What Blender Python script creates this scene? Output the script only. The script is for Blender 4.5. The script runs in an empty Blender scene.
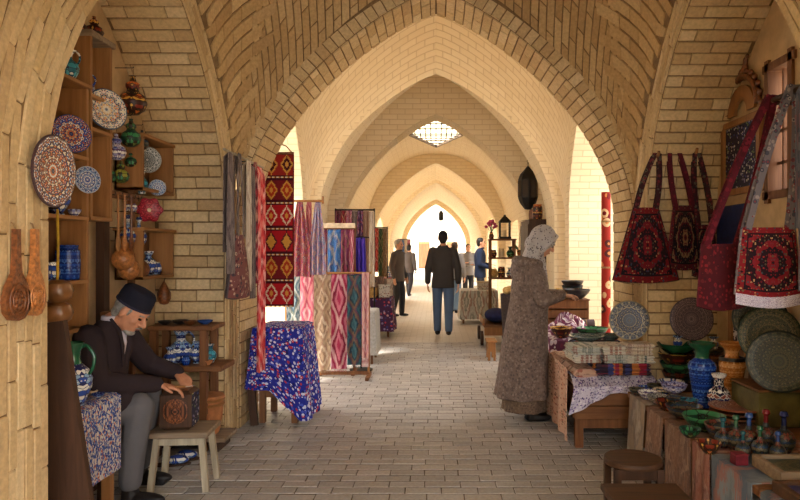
import bpy, bmesh, math, random
import numpy as np
from mathutils import Vector, Matrix, Euler, Quaternion

random.seed(7)
PI = math.pi
scene = bpy.context.scene
COL = scene.collection

# ------------------------------------------------------------------ camera
FPX, VX, VY, CAMH = 660.0, 436.0, 250.0, 1.45      # focal length in pixels, vanishing point, eye height
cam_data = bpy.data.cameras.new('camera')
cam_data.sensor_width = 36.0
cam_data.lens = FPX / 800 * 36.0
cam_data.shift_x = -(VX - 400) / 800
cam_data.clip_end = 300
cam = bpy.data.objects.new('camera', cam_data)
cam.location = (0, 0, CAMH)
cam.rotation_euler = (PI / 2, 0, 0)
COL.objects.link(cam)
scene.camera = cam

# ------------------------------------------------------------------ light
world = bpy.data.worlds.new('sky')
scene.world = world
world.use_nodes = True
bg = world.node_tree.nodes['Background']
bg.inputs['Color'].default_value = (0.95, 0.97, 1.0, 1)
bg.inputs['Strength'].default_value = 3.9
sun_data = bpy.data.lights.new('sun', 'SUN')
sun_data.energy = 12.5
sun_data.angle = math.radians(12)
sun_data.color = (1.0, 0.95, 0.87)
sun = bpy.data.objects.new('sun', sun_data)
sun.rotation_euler = Vector((0.42, 0.55, -0.95)).to_track_quat('-Z', 'Y').to_euler()
COL.objects.link(sun)
vs = scene.view_settings
vs.view_transform = 'Standard'
vs.look = 'None'
vs.gamma = 1
vs.use_curve_mapping = False
vs.exposure = 0.52
scene.cycles.max_bounces = 12
scene.cycles.diffuse_bounces = 8
scene.cycles.caustics_reflective = False
scene.cycles.caustics_refractive = False
scene.cycles.use_denoising = True


def at(px, py, d):
    """the point seen at photo pixel (px, py) at depth d metres"""
    return Vector(((px - VX) * d / FPX, d, CAMH - (py - VY) * d / FPX))


def XZ(px, d):
    return (px - VX) * d / FPX


# ------------------------------------------------------------------ materials
def C(r, g, b):
    f = lambda v: ((v / 255 + 0.055) / 1.055) ** 2.4 if v > 10 else v / 255 / 12.92
    return (f(r), f(g), f(b), 1.0)


class NB:
    def __init__(s, name, rough=0.6, spec=0.4):
        s.m = bpy.data.materials.new(name)
        s.m.use_nodes = True
        s.t = s.m.node_tree
        s.b = s.t.nodes['Principled BSDF']
        s.b.inputs['Roughness'].default_value = rough
        s.b.inputs['Specular IOR Level'].default_value = spec

    def new(s, typ, **k):
        n = s.t.nodes.new(typ)
        for a, v in k.items():
            setattr(n, a, v)
        return n

    def put(s, sock, v):
        if isinstance(v, bpy.types.NodeSocket):
            s.t.links.new(v, sock)
        else:
            sock.default_value = v

    def math(s, op, a, b=0.0, c=0.0):
        n = s.new('ShaderNodeMath', operation=op)
        s.put(n.inputs[0], a); s.put(n.inputs[1], b); s.put(n.inputs[2], c)
        return n.outputs[0]

    def xyz(s, x, y, z=0.0):
        n = s.new('ShaderNodeCombineXYZ')
        s.put(n.inputs[0], x); s.put(n.inputs[1], y); s.put(n.inputs[2], z)
        return n.outputs[0]

    def sep(s, v):
        n = s.new('ShaderNodeSeparateXYZ'); s.put(n.inputs[0], v)
        return n.outputs

    def coord(s, kind='Object'):
        return s.new('ShaderNodeTexCoord').outputs[kind]

    def mapping(s, v, scale=(1, 1, 1), loc=(0, 0, 0), rot=(0, 0, 0)):
        n = s.new('ShaderNodeMapping'); s.put(n.inputs[0], v)
        n.inputs['Scale'].default_value = scale; n.inputs['Location'].default_value = loc; n.inputs['Rotation'].default_value = rot
        return n.outputs[0]

    def noise(s, v, scale, detail=3.0, rough=0.55, dist=0.0):
        n = s.new('ShaderNodeTexNoise'); s.put(n.inputs['Vector'], v)
        n.inputs['Scale'].default_value = scale; n.inputs['Detail'].default_value = detail
        n.inputs['Roughness'].default_value = rough; n.inputs['Distortion'].default_value = dist
        return n.outputs['Fac']

    def voro(s, v, scale, rand=1.0, feature='F1'):
        n = s.new('ShaderNodeTexVoronoi', feature=feature); s.put(n.inputs['Vector'], v)
        n.inputs['Scale'].default_value = scale; n.inputs['Randomness'].default_value = rand
        return n

    def ramp(s, fac, stops, const=True):
        n = s.new('ShaderNodeValToRGB'); cr = n.color_ramp
        cr.interpolation = 'CONSTANT' if const else 'LINEAR'
        while len(cr.elements) < len(stops):
            cr.elements.new(0.5)
        for e, (p, c) in zip(cr.elements, stops):
            e.position = p; e.color = c
        s.put(n.inputs[0], fac)
        return n.outputs[0]

    def mix(s, fac, a, b, mode='MIX'):
        n = s.new('ShaderNodeMix', data_type='RGBA', blend_type=mode)
        s.put(n.inputs[0], fac); s.put(n.inputs[6], a); s.put(n.inputs[7], b)
        return n.outputs[2]

    def bump(s, h, strength=0.3, dist=0.01):
        n = s.new('ShaderNodeBump'); n.inputs['Strength'].default_value = strength; n.inputs['Distance'].default_value = dist
        s.put(n.inputs['Height'], h)
        s.t.links.new(n.outputs[0], s.b.inputs['Normal'])

    def base(s, c):
        s.put(s.b.inputs['Base Color'], c)
        return s.m

    def even(s, fac, cols):
        k = len(cols)
        return s.ramp(fac, [(i / k, c) for i, c in enumerate(cols)])


def island_brick(name, cols, rough=0.85, stain=C(176, 146, 108)):
    """separate bricks: a tone of its own for each piece, plus stains and grain"""
    b = NB(name, rough, 0.25)
    geo = b.new('ShaderNodeNewGeometry'); oi = b.new('ShaderNodeObjectInfo')
    r = b.math('FRACT', b.math('ADD', b.math('MULTIPLY', geo.outputs['Random Per Island'], 7.13), oi.outputs['Random']))
    col = b.ramp(r, [(i / (len(cols) - 1), c) for i, c in enumerate(cols)], False)
    pos = geo.outputs['Position']
    n1 = b.noise(pos, 3.0, 4)
    n2 = b.noise(pos, 45, 3)
    col = b.mix(b.math('MULTIPLY', n1, 0.3), col, stain, 'MIX')
    col = b.mix(0.35, col, b.ramp(n2, [(0.3, C(150, 138, 120)), (0.7, C(255, 250, 240))], False), 'MULTIPLY')
    b.bump(b.math('ADD', n2, b.noise(pos, 140, 2)), 0.35, 0.006)
    return b.base(col)


def far_brick(name, cols, mortar, bw=0.25, bh=0.085, coord='UV', rough=0.85):
    """brickwork too far away to tell the pieces apart"""
    b = NB(name, rough, 0.2)
    uv = b.coord(coord)
    n = b.new('ShaderNodeTexBrick')
    b.put(n.inputs['Vector'], uv)
    n.inputs['Scale'].default_value = 1.0
    n.inputs['Brick Width'].default_value = bw; n.inputs['Row Height'].default_value = bh
    n.inputs['Mortar Size'].default_value = 0.0065; n.inputs['Mortar Smooth'].default_value = 0.3
    n.inputs['Color1'].default_value = cols[0]; n.inputs['Color2'].default_value = cols[1]
    n.inputs['Mortar'].default_value = mortar
    geo = b.new('ShaderNodeNewGeometry')
    n1 = b.noise(geo.outputs['Position'], 1.6, 5)
    col = b.mix(b.math('MULTIPLY', n1, 0.45), n.outputs['Color'], cols[2])
    b.bump(b.math('SUBTRACT', 1.0, n.outputs['Fac']), 0.5, 0.01)
    return b.base(col)


def grain_wood(name, c1, c2, rough=0.6, axis=2, scale=1.0):
    b = NB(name, rough, 0.3)
    v = b.coord('Object')
    sc = [28 * scale] * 3; sc[axis] = 2.2 * scale
    v2 = b.mapping(v, tuple(sc))
    n1 = b.noise(v2, 1.0, 5, 0.6, 0.6)
    n2 = b.noise(v, 4 * scale, 3)
    col = b.ramp(n1, [(0.3, c1), (0.7, c2)], False)
    col = b.mix(b.math('MULTIPLY', n2, 0.5), col, c1)
    b.bump(n1, 0.25, 0.004)
    return b.base(col)


def plain(name, c, rough=0.6, nscale=20, var=0.25, spec=0.3, metal=0.0, bump=0.1):
    b = NB(name, rough, spec)
    v = b.coord('Object')
    n1 = b.noise(v, nscale, 4)
    dark = tuple(x * (1 - 2 * var) for x in c[:3]) + (1,)
    lite = tuple(min(1, x * (1 + var)) for x in c[:3]) + (1,)
    b.b.inputs['Metallic'].default_value = metal
    if bump:
        b.bump(n1, bump, 0.006)
    return b.base(b.ramp(n1, [(0.25, dark), (0.75, lite)], False))


def kaleido(name, cols, n=8, rs=5.0, mode='radial', rough=0.36, line=None, rim=None, size=1.6):
    """ornament folded n times round the local Z axis: plates (radial) or vessels (by height in metres)"""
    b = NB(name, rough, 0.3)
    if mode == 'radial':
        g = b.sep(b.coord('Generated'))
        x = b.math('MULTIPLY_ADD', g[0], 2.0, -1.0); y = b.math('MULTIPLY_ADD', g[1], 2.0, -1.0)
        r = b.math('SQRT', b.math('ADD', b.math('MULTIPLY', x, x), b.math('MULTIPLY', y, y)))
    else:
        g = b.sep(b.coord('Object'))
        x, y, r = g[0], g[1], g[2]
    a = b.math('ARCTAN2', y, x)
    f = b.math('FRACT', b.math('MULTIPLY_ADD', a, n / (2 * PI), 0.5))
    pa = b.math('MULTIPLY', b.math('ABSOLUTE', b.math('SUBTRACT', f, 0.5)), size)
    if mode == 'radial':
        pa = b.math('MULTIPLY', pa, b.math('MULTIPLY_ADD', r, 1.1, 0.35))
    ks = 2.9 if mode == 'radial' else 1.9
    v = b.voro(b.xyz(pa, b.math('MULTIPLY', r, rs), 0.37), ks, 0.9)
    cs = b.sep(v.outputs['Color'])
    col = b.even(cs[0], cols)
    e = b.voro(b.xyz(pa, b.math('MULTIPLY', r, rs), 0.37), ks, 0.9, 'DISTANCE_TO_EDGE')
    if line:
        col = b.mix(b.math('LESS_THAN', e.outputs['Distance'], 0.06), col, line)
    dot = b.math('LESS_THAN', v.outputs['Distance'], 0.16)
    col = b.mix(dot, col, cols[-1])
    if mode == 'radial':
        band = b.math('FRACT', b.math('MULTIPLY', r, 3.2))
        col = b.mix(b.math('MULTIPLY', b.math('LESS_THAN', band, 0.12), 0.55), col, rim or cols[0])
        col = b.mix(b.math('GREATER_THAN', r, 0.955), col, rim or cols[0])
    return b.base(col)


def ikat(name, cols, nu=1.0, nv=3.0, jag=0.10, rough=0.75, fringe=None):
    """blurred lozenges in woven cloth; UV u across 0..1, v along 0..1"""
    b = NB(name, rough, 0.25)
    uv = b.sep(b.coord('UV'))
    nz = b.noise(b.xyz(b.math('MULTIPLY', uv[0], 70.0), b.math('MULTIPLY', uv[1], 5.0)), 1.0, 2)
    nz2 = b.noise(b.xyz(b.math('MULTIPLY', uv[0], 6.0), b.math('MULTIPLY', uv[1], 9.0), 3.0), 1.0, 3)
    v = b.math('ADD', uv[1], b.math('MULTIPLY', b.math('SUBTRACT', nz, 0.5), jag))
    v = b.math('ADD', v, b.math('MULTIPLY', b.math('SUBTRACT', nz2, 0.5), jag))
    du = b.math('ABSOLUTE', b.math('SUBTRACT', b.math('FRACT', b.math('MULTIPLY', uv[0], nu)), 0.5))
    dv = b.math('ABSOLUTE', b.math('SUBTRACT', b.math('FRACT', b.math('MULTIPLY', v, nv)), 0.5))
    t = b.math('FRACT', b.math('MULTIPLY', b.math('ADD', du, dv), 1.6))
    col = b.even(t, cols)
    col = b.mix(b.math('MULTIPLY', nz2, 0.45), col, cols[0])
    b.bump(nz, 0.15, 0.003)
    return b.base(col)


def motif(name, ground, cols, scale=16.0, rough=0.8, coord='UV', dens=0.42, line=None):
    """scattered flower-like motifs on a ground colour"""
    b = NB(name, rough, 0.2)
    uv = b.coord(coord)
    w = b.noise(uv, scale * 0.6, 2)
    vec = b.mapping(uv)
    v = b.voro(vec, scale, 0.85)
    cs = b.sep(v.outputs['Color'])
    col = b.even(cs[1], cols)
    d = b.math('ADD', v.outputs['Distance'], b.math('MULTIPLY', b.math('SUBTRACT', w, 0.5), 0.5))
    out = b.mix(b.math('LESS_THAN', d, dens), ground, col)
    out = b.mix(b.math('LESS_THAN', d, dens * 0.42), out, b.even(cs[2], list(reversed(cols))))
    if line:
        e = b.voro(vec, scale * 0.5, 1.0, 'DISTANCE_TO_EDGE')
        out = b.mix(b.math('LESS_THAN', e.outputs['Distance'], 0.05), out, line)
    b.bump(b.noise(uv, 120, 2), 0.12, 0.003)
    return b.base(out)


def kilim(name, red, dark, gold, white):
    """banded rug: fields with stepped lozenges between narrow borders, v along 0..1"""
    b = NB(name, 0.9, 0.15)
    uv = b.sep(b.coord('UV'))
    q = lambda x, k: b.math('DIVIDE', b.math('FLOOR', b.math('MULTIPLY', x, k)), k)
    u = q(uv[0], 28.0); v = q(uv[1], 120.0)
    f = b.math('FRACT', b.math('MULTIPLY', v, 6.0))
    idx = b.math('FRACT', b.math('MULTIPLY', b.math('FLOOR', b.math('MULTIPLY', v, 6.0)), 0.37))
    ground = b.even(idx, [red, C(120, 30, 34), red, C(160, 44, 34)])
    du = b.math('ABSOLUTE', b.math('SUBTRACT', b.math('FRACT', b.math('MULTIPLY', u, 2.0)), 0.5))
    dv = b.math('ABSOLUTE', b.math('SUBTRACT', f, 0.5))
    t = b.math('ADD', du, dv)
    col = b.mix(b.math('LESS_THAN', t, 0.42), ground, b.even(idx, [white, gold, C(90, 30, 40), gold]))
    col = b.mix(b.math('LESS_THAN', t, 0.30), col, b.even(idx, [red, C(180, 60, 30), gold, dark]))
    col = b.mix(b.math('LESS_THAN', t, 0.14), col, gold)
    col = b.mix(b.math('GREATER_THAN', dv, 0.40), col, dark)
    z = b.math('FRACT', b.math('MULTIPLY', u, 7.0))
    col = b.mix(b.math('GREATER_THAN', dv, 0.455), col, b.even(z, [white, gold, C(120, 30, 30)]))
    col = b.mix(b.math('GREATER_THAN', b.math('ABSOLUTE', b.math('SUBTRACT', uv[0], 0.5)), 0.46), col, C(110, 30, 25))
    col = b.mix(b.math('MULTIPLY', b.noise(b.coord('UV'), 30, 3), 0.35), col, dark)
    return b.base(col)


def rugface(name, red, dark, cols):
    """carpet-faced bag panel: mirrored field of small flowers, lobed medallion, borders"""
    b = NB(name, 0.92, 0.12)
    uv = b.coord('UV'); s_ = b.sep(uv)
    x = b.math('ABSOLUTE', b.math('SUBTRACT', s_[0], 0.5)); y = b.math('ABSOLUTE', b.math('SUBTRACT', s_[1], 0.5))
    fv = b.xyz(x, y, 0.2)
    v = b.voro(fv, 26.0, 0.9); cs = b.sep(v.outputs['Color'])
    w = b.voro(fv, 11.0, 0.9)
    r = b.math('SQRT', b.math('ADD', b.math('MULTIPLY', x, x), b.math('MULTIPLY', y, y)))
    r = b.math('ADD', r, b.math('MULTIPLY', w.outputs['Distance'], 0.09))
    z = b.math('FRACT', b.math('MULTIPLY', r, 5.2))
    ground = b.even(z, [dark, dark, red, cols[-1], dark])
    spot = b.even(cs[0], cols + [red])
    col = b.mix(b.math('LESS_THAN', v.outputs['Distance'], 0.34), ground, spot)
    col = b.mix(b.math('LESS_THAN', v.outputs['Distance'], 0.13), col, dark)
    m = b.math('MAXIMUM', x, y)
    bor = b.mix(b.math('LESS_THAN', v.outputs['Distance'], 0.40), red, b.even(cs[1], [dark] + cols))
    col = b.mix(b.math('GREATER_THAN', m, 0.40), col, bor)
    col = b.mix(b.math('GREATER_THAN', b.math('SUBTRACT', 0.012, b.math('ABSOLUTE', b.math('SUBTRACT', m, 0.405))), 0.0), col, dark)
    col = b.mix(b.math('MULTIPLY', b.noise(uv, 9, 3), .5), col, dark)
    b.bump(b.noise(uv, 150, 2), 0.3, 0.004)
    return b.base(col)


MORTAR = plain('mortar', C(132, 106, 74), 0.95, 30, 0.2)
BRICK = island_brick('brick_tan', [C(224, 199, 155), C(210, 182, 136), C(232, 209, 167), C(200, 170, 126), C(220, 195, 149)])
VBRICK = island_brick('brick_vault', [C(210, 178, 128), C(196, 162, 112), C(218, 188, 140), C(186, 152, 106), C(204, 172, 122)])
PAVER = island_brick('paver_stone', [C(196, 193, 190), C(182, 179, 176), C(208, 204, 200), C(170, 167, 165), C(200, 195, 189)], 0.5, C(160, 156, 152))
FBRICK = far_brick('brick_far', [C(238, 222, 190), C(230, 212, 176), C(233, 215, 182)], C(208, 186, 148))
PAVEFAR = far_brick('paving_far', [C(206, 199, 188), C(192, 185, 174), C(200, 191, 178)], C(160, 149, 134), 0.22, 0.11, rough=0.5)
PLASTER = plain('plaster_warm', C(206, 176, 134), 0.9, 9, 0.12, bump=0.3)
PALEWALL = plain('pale_plaster', C(240, 226, 200), 0.9, 3, 0.06)
WOOD_L = grain_wood('honey_wood', C(136, 92, 52), C(172, 122, 74), 0.55)
WOOD_LY = grain_wood('honey_wood_long', C(140, 96, 54), C(178, 128, 78), 0.55, 1)
WOOD_M = grain_wood('brown_wood', C(98, 62, 38), C(142, 96, 60), 0.65)
WOOD_MX = grain_wood('brown_wood_wide', C(98, 62, 38), C(146, 100, 62), 0.65, 0)
WOOD_D = grain_wood('dark_wood', C(52, 34, 24), C(84, 56, 38), 0.6)
WOOD_DX = grain_wood('dark_wood_wide', C(62, 42, 30), C(98, 68, 46), 0.6, 0)
WOOD_G = grain_wood('weathered_wood', C(150, 138, 118), C(196, 184, 160), 0.8)
WOOD_GX = grain_wood('weathered_wood_wide', C(120, 102, 84), C(166, 146, 122), 0.8, 0)
CARVED = plain('carved_walnut', C(128, 74, 38), 0.4, 60, 0.4, 0.5, bump=0.6)
CARVED_L = plain('carved_pearwood', C(190, 122, 66), 0.4, 60, 0.35, 0.5, bump=0.6)
IRON = plain('black_iron', C(38, 34, 32), 0.5, 40, 0.2, 0.5, 0.6)
ROPE = plain('cord', C(150, 120, 84), 0.9, 60, 0.2)
TERRA = plain('terracotta', C(184, 122, 78), 0.7, 14, 0.2)

# ------------------------------------------------------------------ mesh helpers
class MB:
    """collects shapes into one mesh"""
    def __init__(s):
        s.v, s.f, s.uv = [], [], []          # uv: one list of (u, v) per face, or None

    def add(s, verts, faces, uvs=None):
        o = len(s.v)
        s.v += [tuple(p) for p in verts]
        for i, f in enumerate(faces):
            s.f.append(tuple(k + o for k in f))
            s.uv.append(uvs[i] if uvs else None)

    def box(s, c, size, rot=None, taper=1.0, bev=0.0):
        x, y, z = (k / 2 for k in size)
        if bev:
            b = min(bev, x * .9, y * .9, z * .9)
            R = [(x - b, y - b, -z), (x, y, -z + b), (x, y, z - b), (x - b, y - b, z)]
            vs_ = []
            for (rx, ry, zz) in R:
                vs_ += [(-rx, -ry, zz), (rx, -ry, zz), (rx, ry, zz), (-rx, ry, zz)]
            fs = [(3, 2, 1, 0), (12, 13, 14, 15)]
            for k in range(3):
                for i in range(4):
                    j = (i + 1) % 4
                    fs.append((4 * k + i, 4 * k + j, 4 * k + 4 + j, 4 * k + 4 + i))
        else:
            vs_ = [(-x, -y, -z), (x, -y, -z), (x, y, -z), (-x, y, -z)]
            vs_ += [(a * taper, b_ * taper, z) for a, b_ in ((-x, -y), (x, -y), (x, y), (-x, y))]
            fs = [(3, 2, 1, 0), (4, 5, 6, 7), (0, 1, 5, 4), (1, 2, 6, 5), (2, 3, 7, 6), (3, 0, 4, 7)]
        M_ = rot.to_matrix() if isinstance(rot, Euler) else (rot if rot else Matrix.Identity(3))
        c = Vector(c)
        vs_ = [M_ @ Vector(p) + c for p in vs_]
        uvs = []
        for f in fs:
            P = [vs_[k] for k in f]
            n = (P[1] - P[0]).cross(P[2] - P[0])
            ax = max(range(3), key=lambda k: abs(n[k]))
            uvs.append([tuple(p[k] for k in range(3) if k != ax) for p in P])
        s.add(vs_, fs, uvs)
        return s

    def bar(s, p0, p1, w, h, up=(0, 0, 1)):
        p0, p1 = Vector(p0), Vector(p1)
        d = p1 - p0
        z = d.normalized()
        u = Vector(up)
        if abs(z.dot(u)) > 0.95:
            u = Vector((0, 1, 0))
        x = u.cross(z).normalized(); y = z.cross(x)
        s.box((p0 + p1) / 2, (w, h, d.length), Matrix((x, y, z)).transposed())
        return s

    def lathe(s, prof, seg=24, c=(0, 0, 0), rot=None, sx=1.0, sy=1.0, wob=None):
        c = Vector(c); M_ = rot.to_matrix() if isinstance(rot, Euler) else (rot if rot else Matrix.Identity(3))
        rings, vs_, fs = [], [], []
        for (r, z) in prof:
            if r < 1e-6:
                rings.append([len(vs_)]); vs_.append(M_ @ Vector((0, 0, z)) + c)
            else:
                ring = []
                for i in range(seg):
                    a = 2 * PI * i / seg
                    rr = r * (wob(a, z) if wob else 1)
                    ring.append(len(vs_)); vs_.append(M_ @ Vector((rr * sx * math.cos(a), rr * sy * math.sin(a), z)) + c)
                rings.append(ring)
        for A, B in zip(rings, rings[1:]):
            for i in range(seg):
                j = (i + 1) % seg
                if len(A) == 1 and len(B) == 1:
                    continue
                if len(A) == 1:
                    fs.append((A[0], B[j], B[i]))
                elif len(B) == 1:
                    fs.append((A[i], A[j], B[0]))
                else:
                    fs.append((A[i], A[j], B[j], B[i]))
        s.add(vs_, fs)
        return s

    def ball(s, c, r, seg=14, rings=9, rot=None):
        rx, ry, rz = (r, r, r) if not hasattr(r, '__len__') else r
        prof = [(math.sin(PI * k / rings), -math.cos(PI * k / rings)) for k in range(rings + 1)]
        prof[0] = (0, -1); prof[-1] = (0, 1)
        M_ = rot.to_matrix() if isinstance(rot, Euler) else (rot if rot else Matrix.Identity(3))
        M2 = M_ @ Matrix.Diagonal((rx, ry, rz))
        s.lathe(prof, seg, c, M2)
        return s

    def tube(s, pts, r, seg=8, cap=True, flat=1.0):
        pts = [Vector(p) for p in pts]
        n = len(pts)
        rad = r if hasattr(r, '__len__') else [r] * n
        vs_, fs = [], []
        ref = None
        for i, p in enumerate(pts):
            t = (pts[min(i + 1, n - 1)] - pts[max(i - 1, 0)]).normalized()
            if ref is None:
                ref = Vector((0, 0, 1)) if abs(t.z) < 0.9 else Vector((1, 0, 0))
            x = ref.cross(t)
            if x.length < 1e-5:
                x = Vector((1, 0, 0)).cross(t)
            x.normalize(); y = t.cross(x); ref = y
            for k in range(seg):
                a = 2 * PI * k / seg
                vs_.append(p + (x * math.cos(a) + y * math.sin(a) * flat) * rad[i])
        for i in range(n - 1):
            for k in range(seg):
                j = (k + 1) % seg
                fs.append((i * seg + k, i * seg + j, (i + 1) * seg + j, (i + 1) * seg + k))
        if cap:
            fs.append(tuple(range(seg - 1, -1, -1)))
            fs.append(tuple((n - 1) * seg + k for k in range(seg)))
        s.add(vs_, fs)
        return s

    def cap(s, p0, p1, r0, r1, seg=10):
        """tapered limb with round ends"""
        p0, p1 = Vector(p0), Vector(p1)
        L = (p1 - p0).length
        q = Vector((0, 0, 1)).rotation_difference(p1 - p0).to_matrix() if L > 1e-6 else Matrix.Identity(3)
        pr = [(0, -r0)] + [(r0 * math.cos(-PI / 2 + PI / 2 * k / 4), r0 * math.sin(-PI / 2 + PI / 2 * k / 4)) for k in range(1, 5)]
        pr += [(r1 * math.cos(PI / 2 * k / 4), L + r1 * math.sin(PI / 2 * k / 4)) for k in range(0, 4)] + [(0, L + r1)]
        s.lathe(pr, seg, p0, q)
        return s

    def chain(s, pts, rad, seg=10):
        for a, b, ra, rb in zip(pts, pts[1:], rad, rad[1:]):
            s.cap(a, b, ra, rb, seg)
        return s

    def prism(s, poly, h, M_=None, c=(0, 0, 0)):
        """2-D outline (x, y) given a thickness h along local z"""
        M_ = M_ if M_ else Matrix.Identity(3); c = Vector(c)
        n = len(poly)
        vs_ = [M_ @ Vector((x, y, -h / 2)) + c for x, y in poly] + [M_ @ Vector((x, y, h / 2)) + c for x, y in poly]
        fs = [tuple(range(n - 1, -1, -1)), tuple(range(n, 2 * n))] + [(i, (i + 1) % n, n + (i + 1) % n, n + i) for i in range(n)]
        uv = [[poly[k] for k in range(n - 1, -1, -1)], [poly[k] for k in range(n)]] + [[(0, 0), (1, 0), (1, 1), (0, 1)]] * n
        s.add(vs_, fs, uv)
        return s

    def sheet(s, fn, nu, nv, th=0.004, uv=None):
        """cloth: fn(u, v) -> point, given a thickness"""
        P = [[Vector(fn(i / nu, j / nv)) for i in range(nu + 1)] for j in range(nv + 1)]
        vs_, back = [], []
        for j in range(nv + 1):
            for i in range(nu + 1):
                du = P[j][min(i + 1, nu)] - P[j][max(i - 1, 0)]
                dv = P[min(j + 1, nv)][i] - P[max(j - 1, 0)][i]
                n = du.cross(dv)
                n = n.normalized() if n.length > 1e-9 else Vector((0, 0, 1))
                vs_.append(P[j][i] + n * th / 2); back.append(P[j][i] - n * th / 2)
        W = nu + 1; N = len(vs_)
        fs, uvs = [], []
        U = (lambda i, j: (i / nu, j / nv)) if uv is None else (lambda i, j: uv(i / nu, j / nv))
        for j in range(nv):
            for i in range(nu):
                q = [(i, j), (i + 1, j), (i + 1, j + 1), (i, j + 1)]
                fs.append(tuple(b * W + a for a, b in q)); uvs.append([U(*k) for k in q])
                fs.append(tuple(N + b * W + a for a, b in reversed(q))); uvs.append([U(*k) for k in reversed(q)])
        edge = [(i, 0) for i in range(nu)] + [(nu, j) for j in range(nv)] + [(i, nv) for i in range(nu, 0, -1)] + [(0, j) for j in range(nv, 0, -1)]
        for k in range(len(edge)):
            a, b = edge[k], edge[(k + 1) % len(edge)]
            ia, ib = a[1] * W + a[0], b[1] * W + b[0]
            fs.append((ib, ia, N + ia, N + ib)); uvs.append([U(*b), U(*a), U(*a), U(*b)])
        s.add(vs_ + back, fs, uvs)
        return s

    def mesh(s, name, mats, smooth=True):
        me = bpy.data.meshes.new(name)
        me.from_pydata(s.v, [], s.f)
        if any(u is not None for u in s.uv):
            lay = me.uv_layers.new(name='UVMap')
            k = 0
            for f, u in zip(s.f, s.uv):
                for i in range(len(f)):
                    if u is not None:
                        lay.data[k].uv = u[i][:2]
                    k += 1
        for m in (mats if isinstance(mats, (list, tuple)) else [mats]):
            me.materials.append(m)
        if smooth:
            me.polygons.foreach_set('use_smooth', [True] * len(me.polygons))
            try:
                me.set_sharp_from_angle(angle=math.radians(40))
            except Exception:
                pass
        return me

    def build(s, name, mats, parent=None, loc=None, rot=None, smooth=True):
        o = bpy.data.objects.new(name, s.mesh(name, mats, smooth))
        COL.objects.link(o)
        if parent:
            o.parent = parent
        if loc is not None:
            o.location = loc
        if rot is not None:
            if isinstance(rot, Quaternion):
                rot = rot.to_euler()
            o.rotation_euler = rot
        return o


def tag(o, label=None, cat=None, group=None, kind=None):
    if label: o['label'] = label
    if cat: o['category'] = cat
    if group: o['group'] = group
    if kind: o['kind'] = kind
    return o


def thing(name, label, cat, loc=(0, 0, 0), rotz=0.0, group=None):
    o = bpy.data.objects.new(name, None)
    o.empty_display_size = 0.1
    COL.objects.link(o)
    o.location = loc
    o.rotation_euler = (0, 0, rotz)
    return tag(o, label, cat, group)


def copy_tree(o, parent=None):
    c = o.copy(); COL.objects.link(c)
    if parent: c.parent = parent
    for ch in [k for k in bpy.data.objects if k.parent == o]:
        copy_tree(ch, c)
    return c


def struct(o):
    o['kind'] = 'structure'
    return o


def facing(n):
    return Vector(n).to_track_quat('Z', 'Y').to_euler()


def remesh(mb, name, mat, parent, voxel=0.01, smooth=6, factor=0.5):
    """fuse overlapping limbs into one continuous skin"""
    tmp = bpy.data.objects.new('tmp', mb.mesh('tmp', mat, False))
    COL.objects.link(tmp)
    r = tmp.modifiers.new('r', 'REMESH'); r.mode = 'VOXEL'; r.voxel_size = voxel; r.use_smooth_shade = True
    if smooth:
        m = tmp.modifiers.new('s', 'SMOOTH'); m.factor = factor; m.iterations = smooth
    dg = bpy.context.evaluated_depsgraph_get()
    me = bpy.data.meshes.new_from_object(tmp.evaluated_get(dg))
    me.name = name
    if not me.materials:
        me.materials.append(mat)
    me.polygons.foreach_set('use_smooth', [True] * len(me.polygons))
    bpy.data.objects.remove(tmp)
    o = bpy.data.objects.new(name, me)
    COL.objects.link(o)
    if parent: o.parent = parent
    return o


# ------------------------------------------------------------------ structure: profiles
def T(x):
    x = min(1.0, abs(x))
    return max(0.0, 1 - x ** 1.25) ** 0.56


def arch_pts(a, zs, rise, n=40):
    return [(-a * math.cos(PI * k / n), zs + rise * T(math.cos(PI * k / n))) for k in range(n + 1)]


def grid_mb(mb, rows, uvrows, flip=False):
    """rows of points into quads with metre UVs"""
    vs_, fs, uvs = [], [], []
    W = len(rows[0])
    for r in rows:
        vs_ += r
    for j in range(len(rows) - 1):
        for i in range(W - 1):
            q = [(j, i), (j, i + 1), (j + 1, i + 1), (j + 1, i)]
            if flip: q.reverse()
            fs.append(tuple(a * W + b for a, b in q)); uvs.append([uvrows[a][b] for a, b in q])
    mb.add(vs_, fs, uvs)


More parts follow.
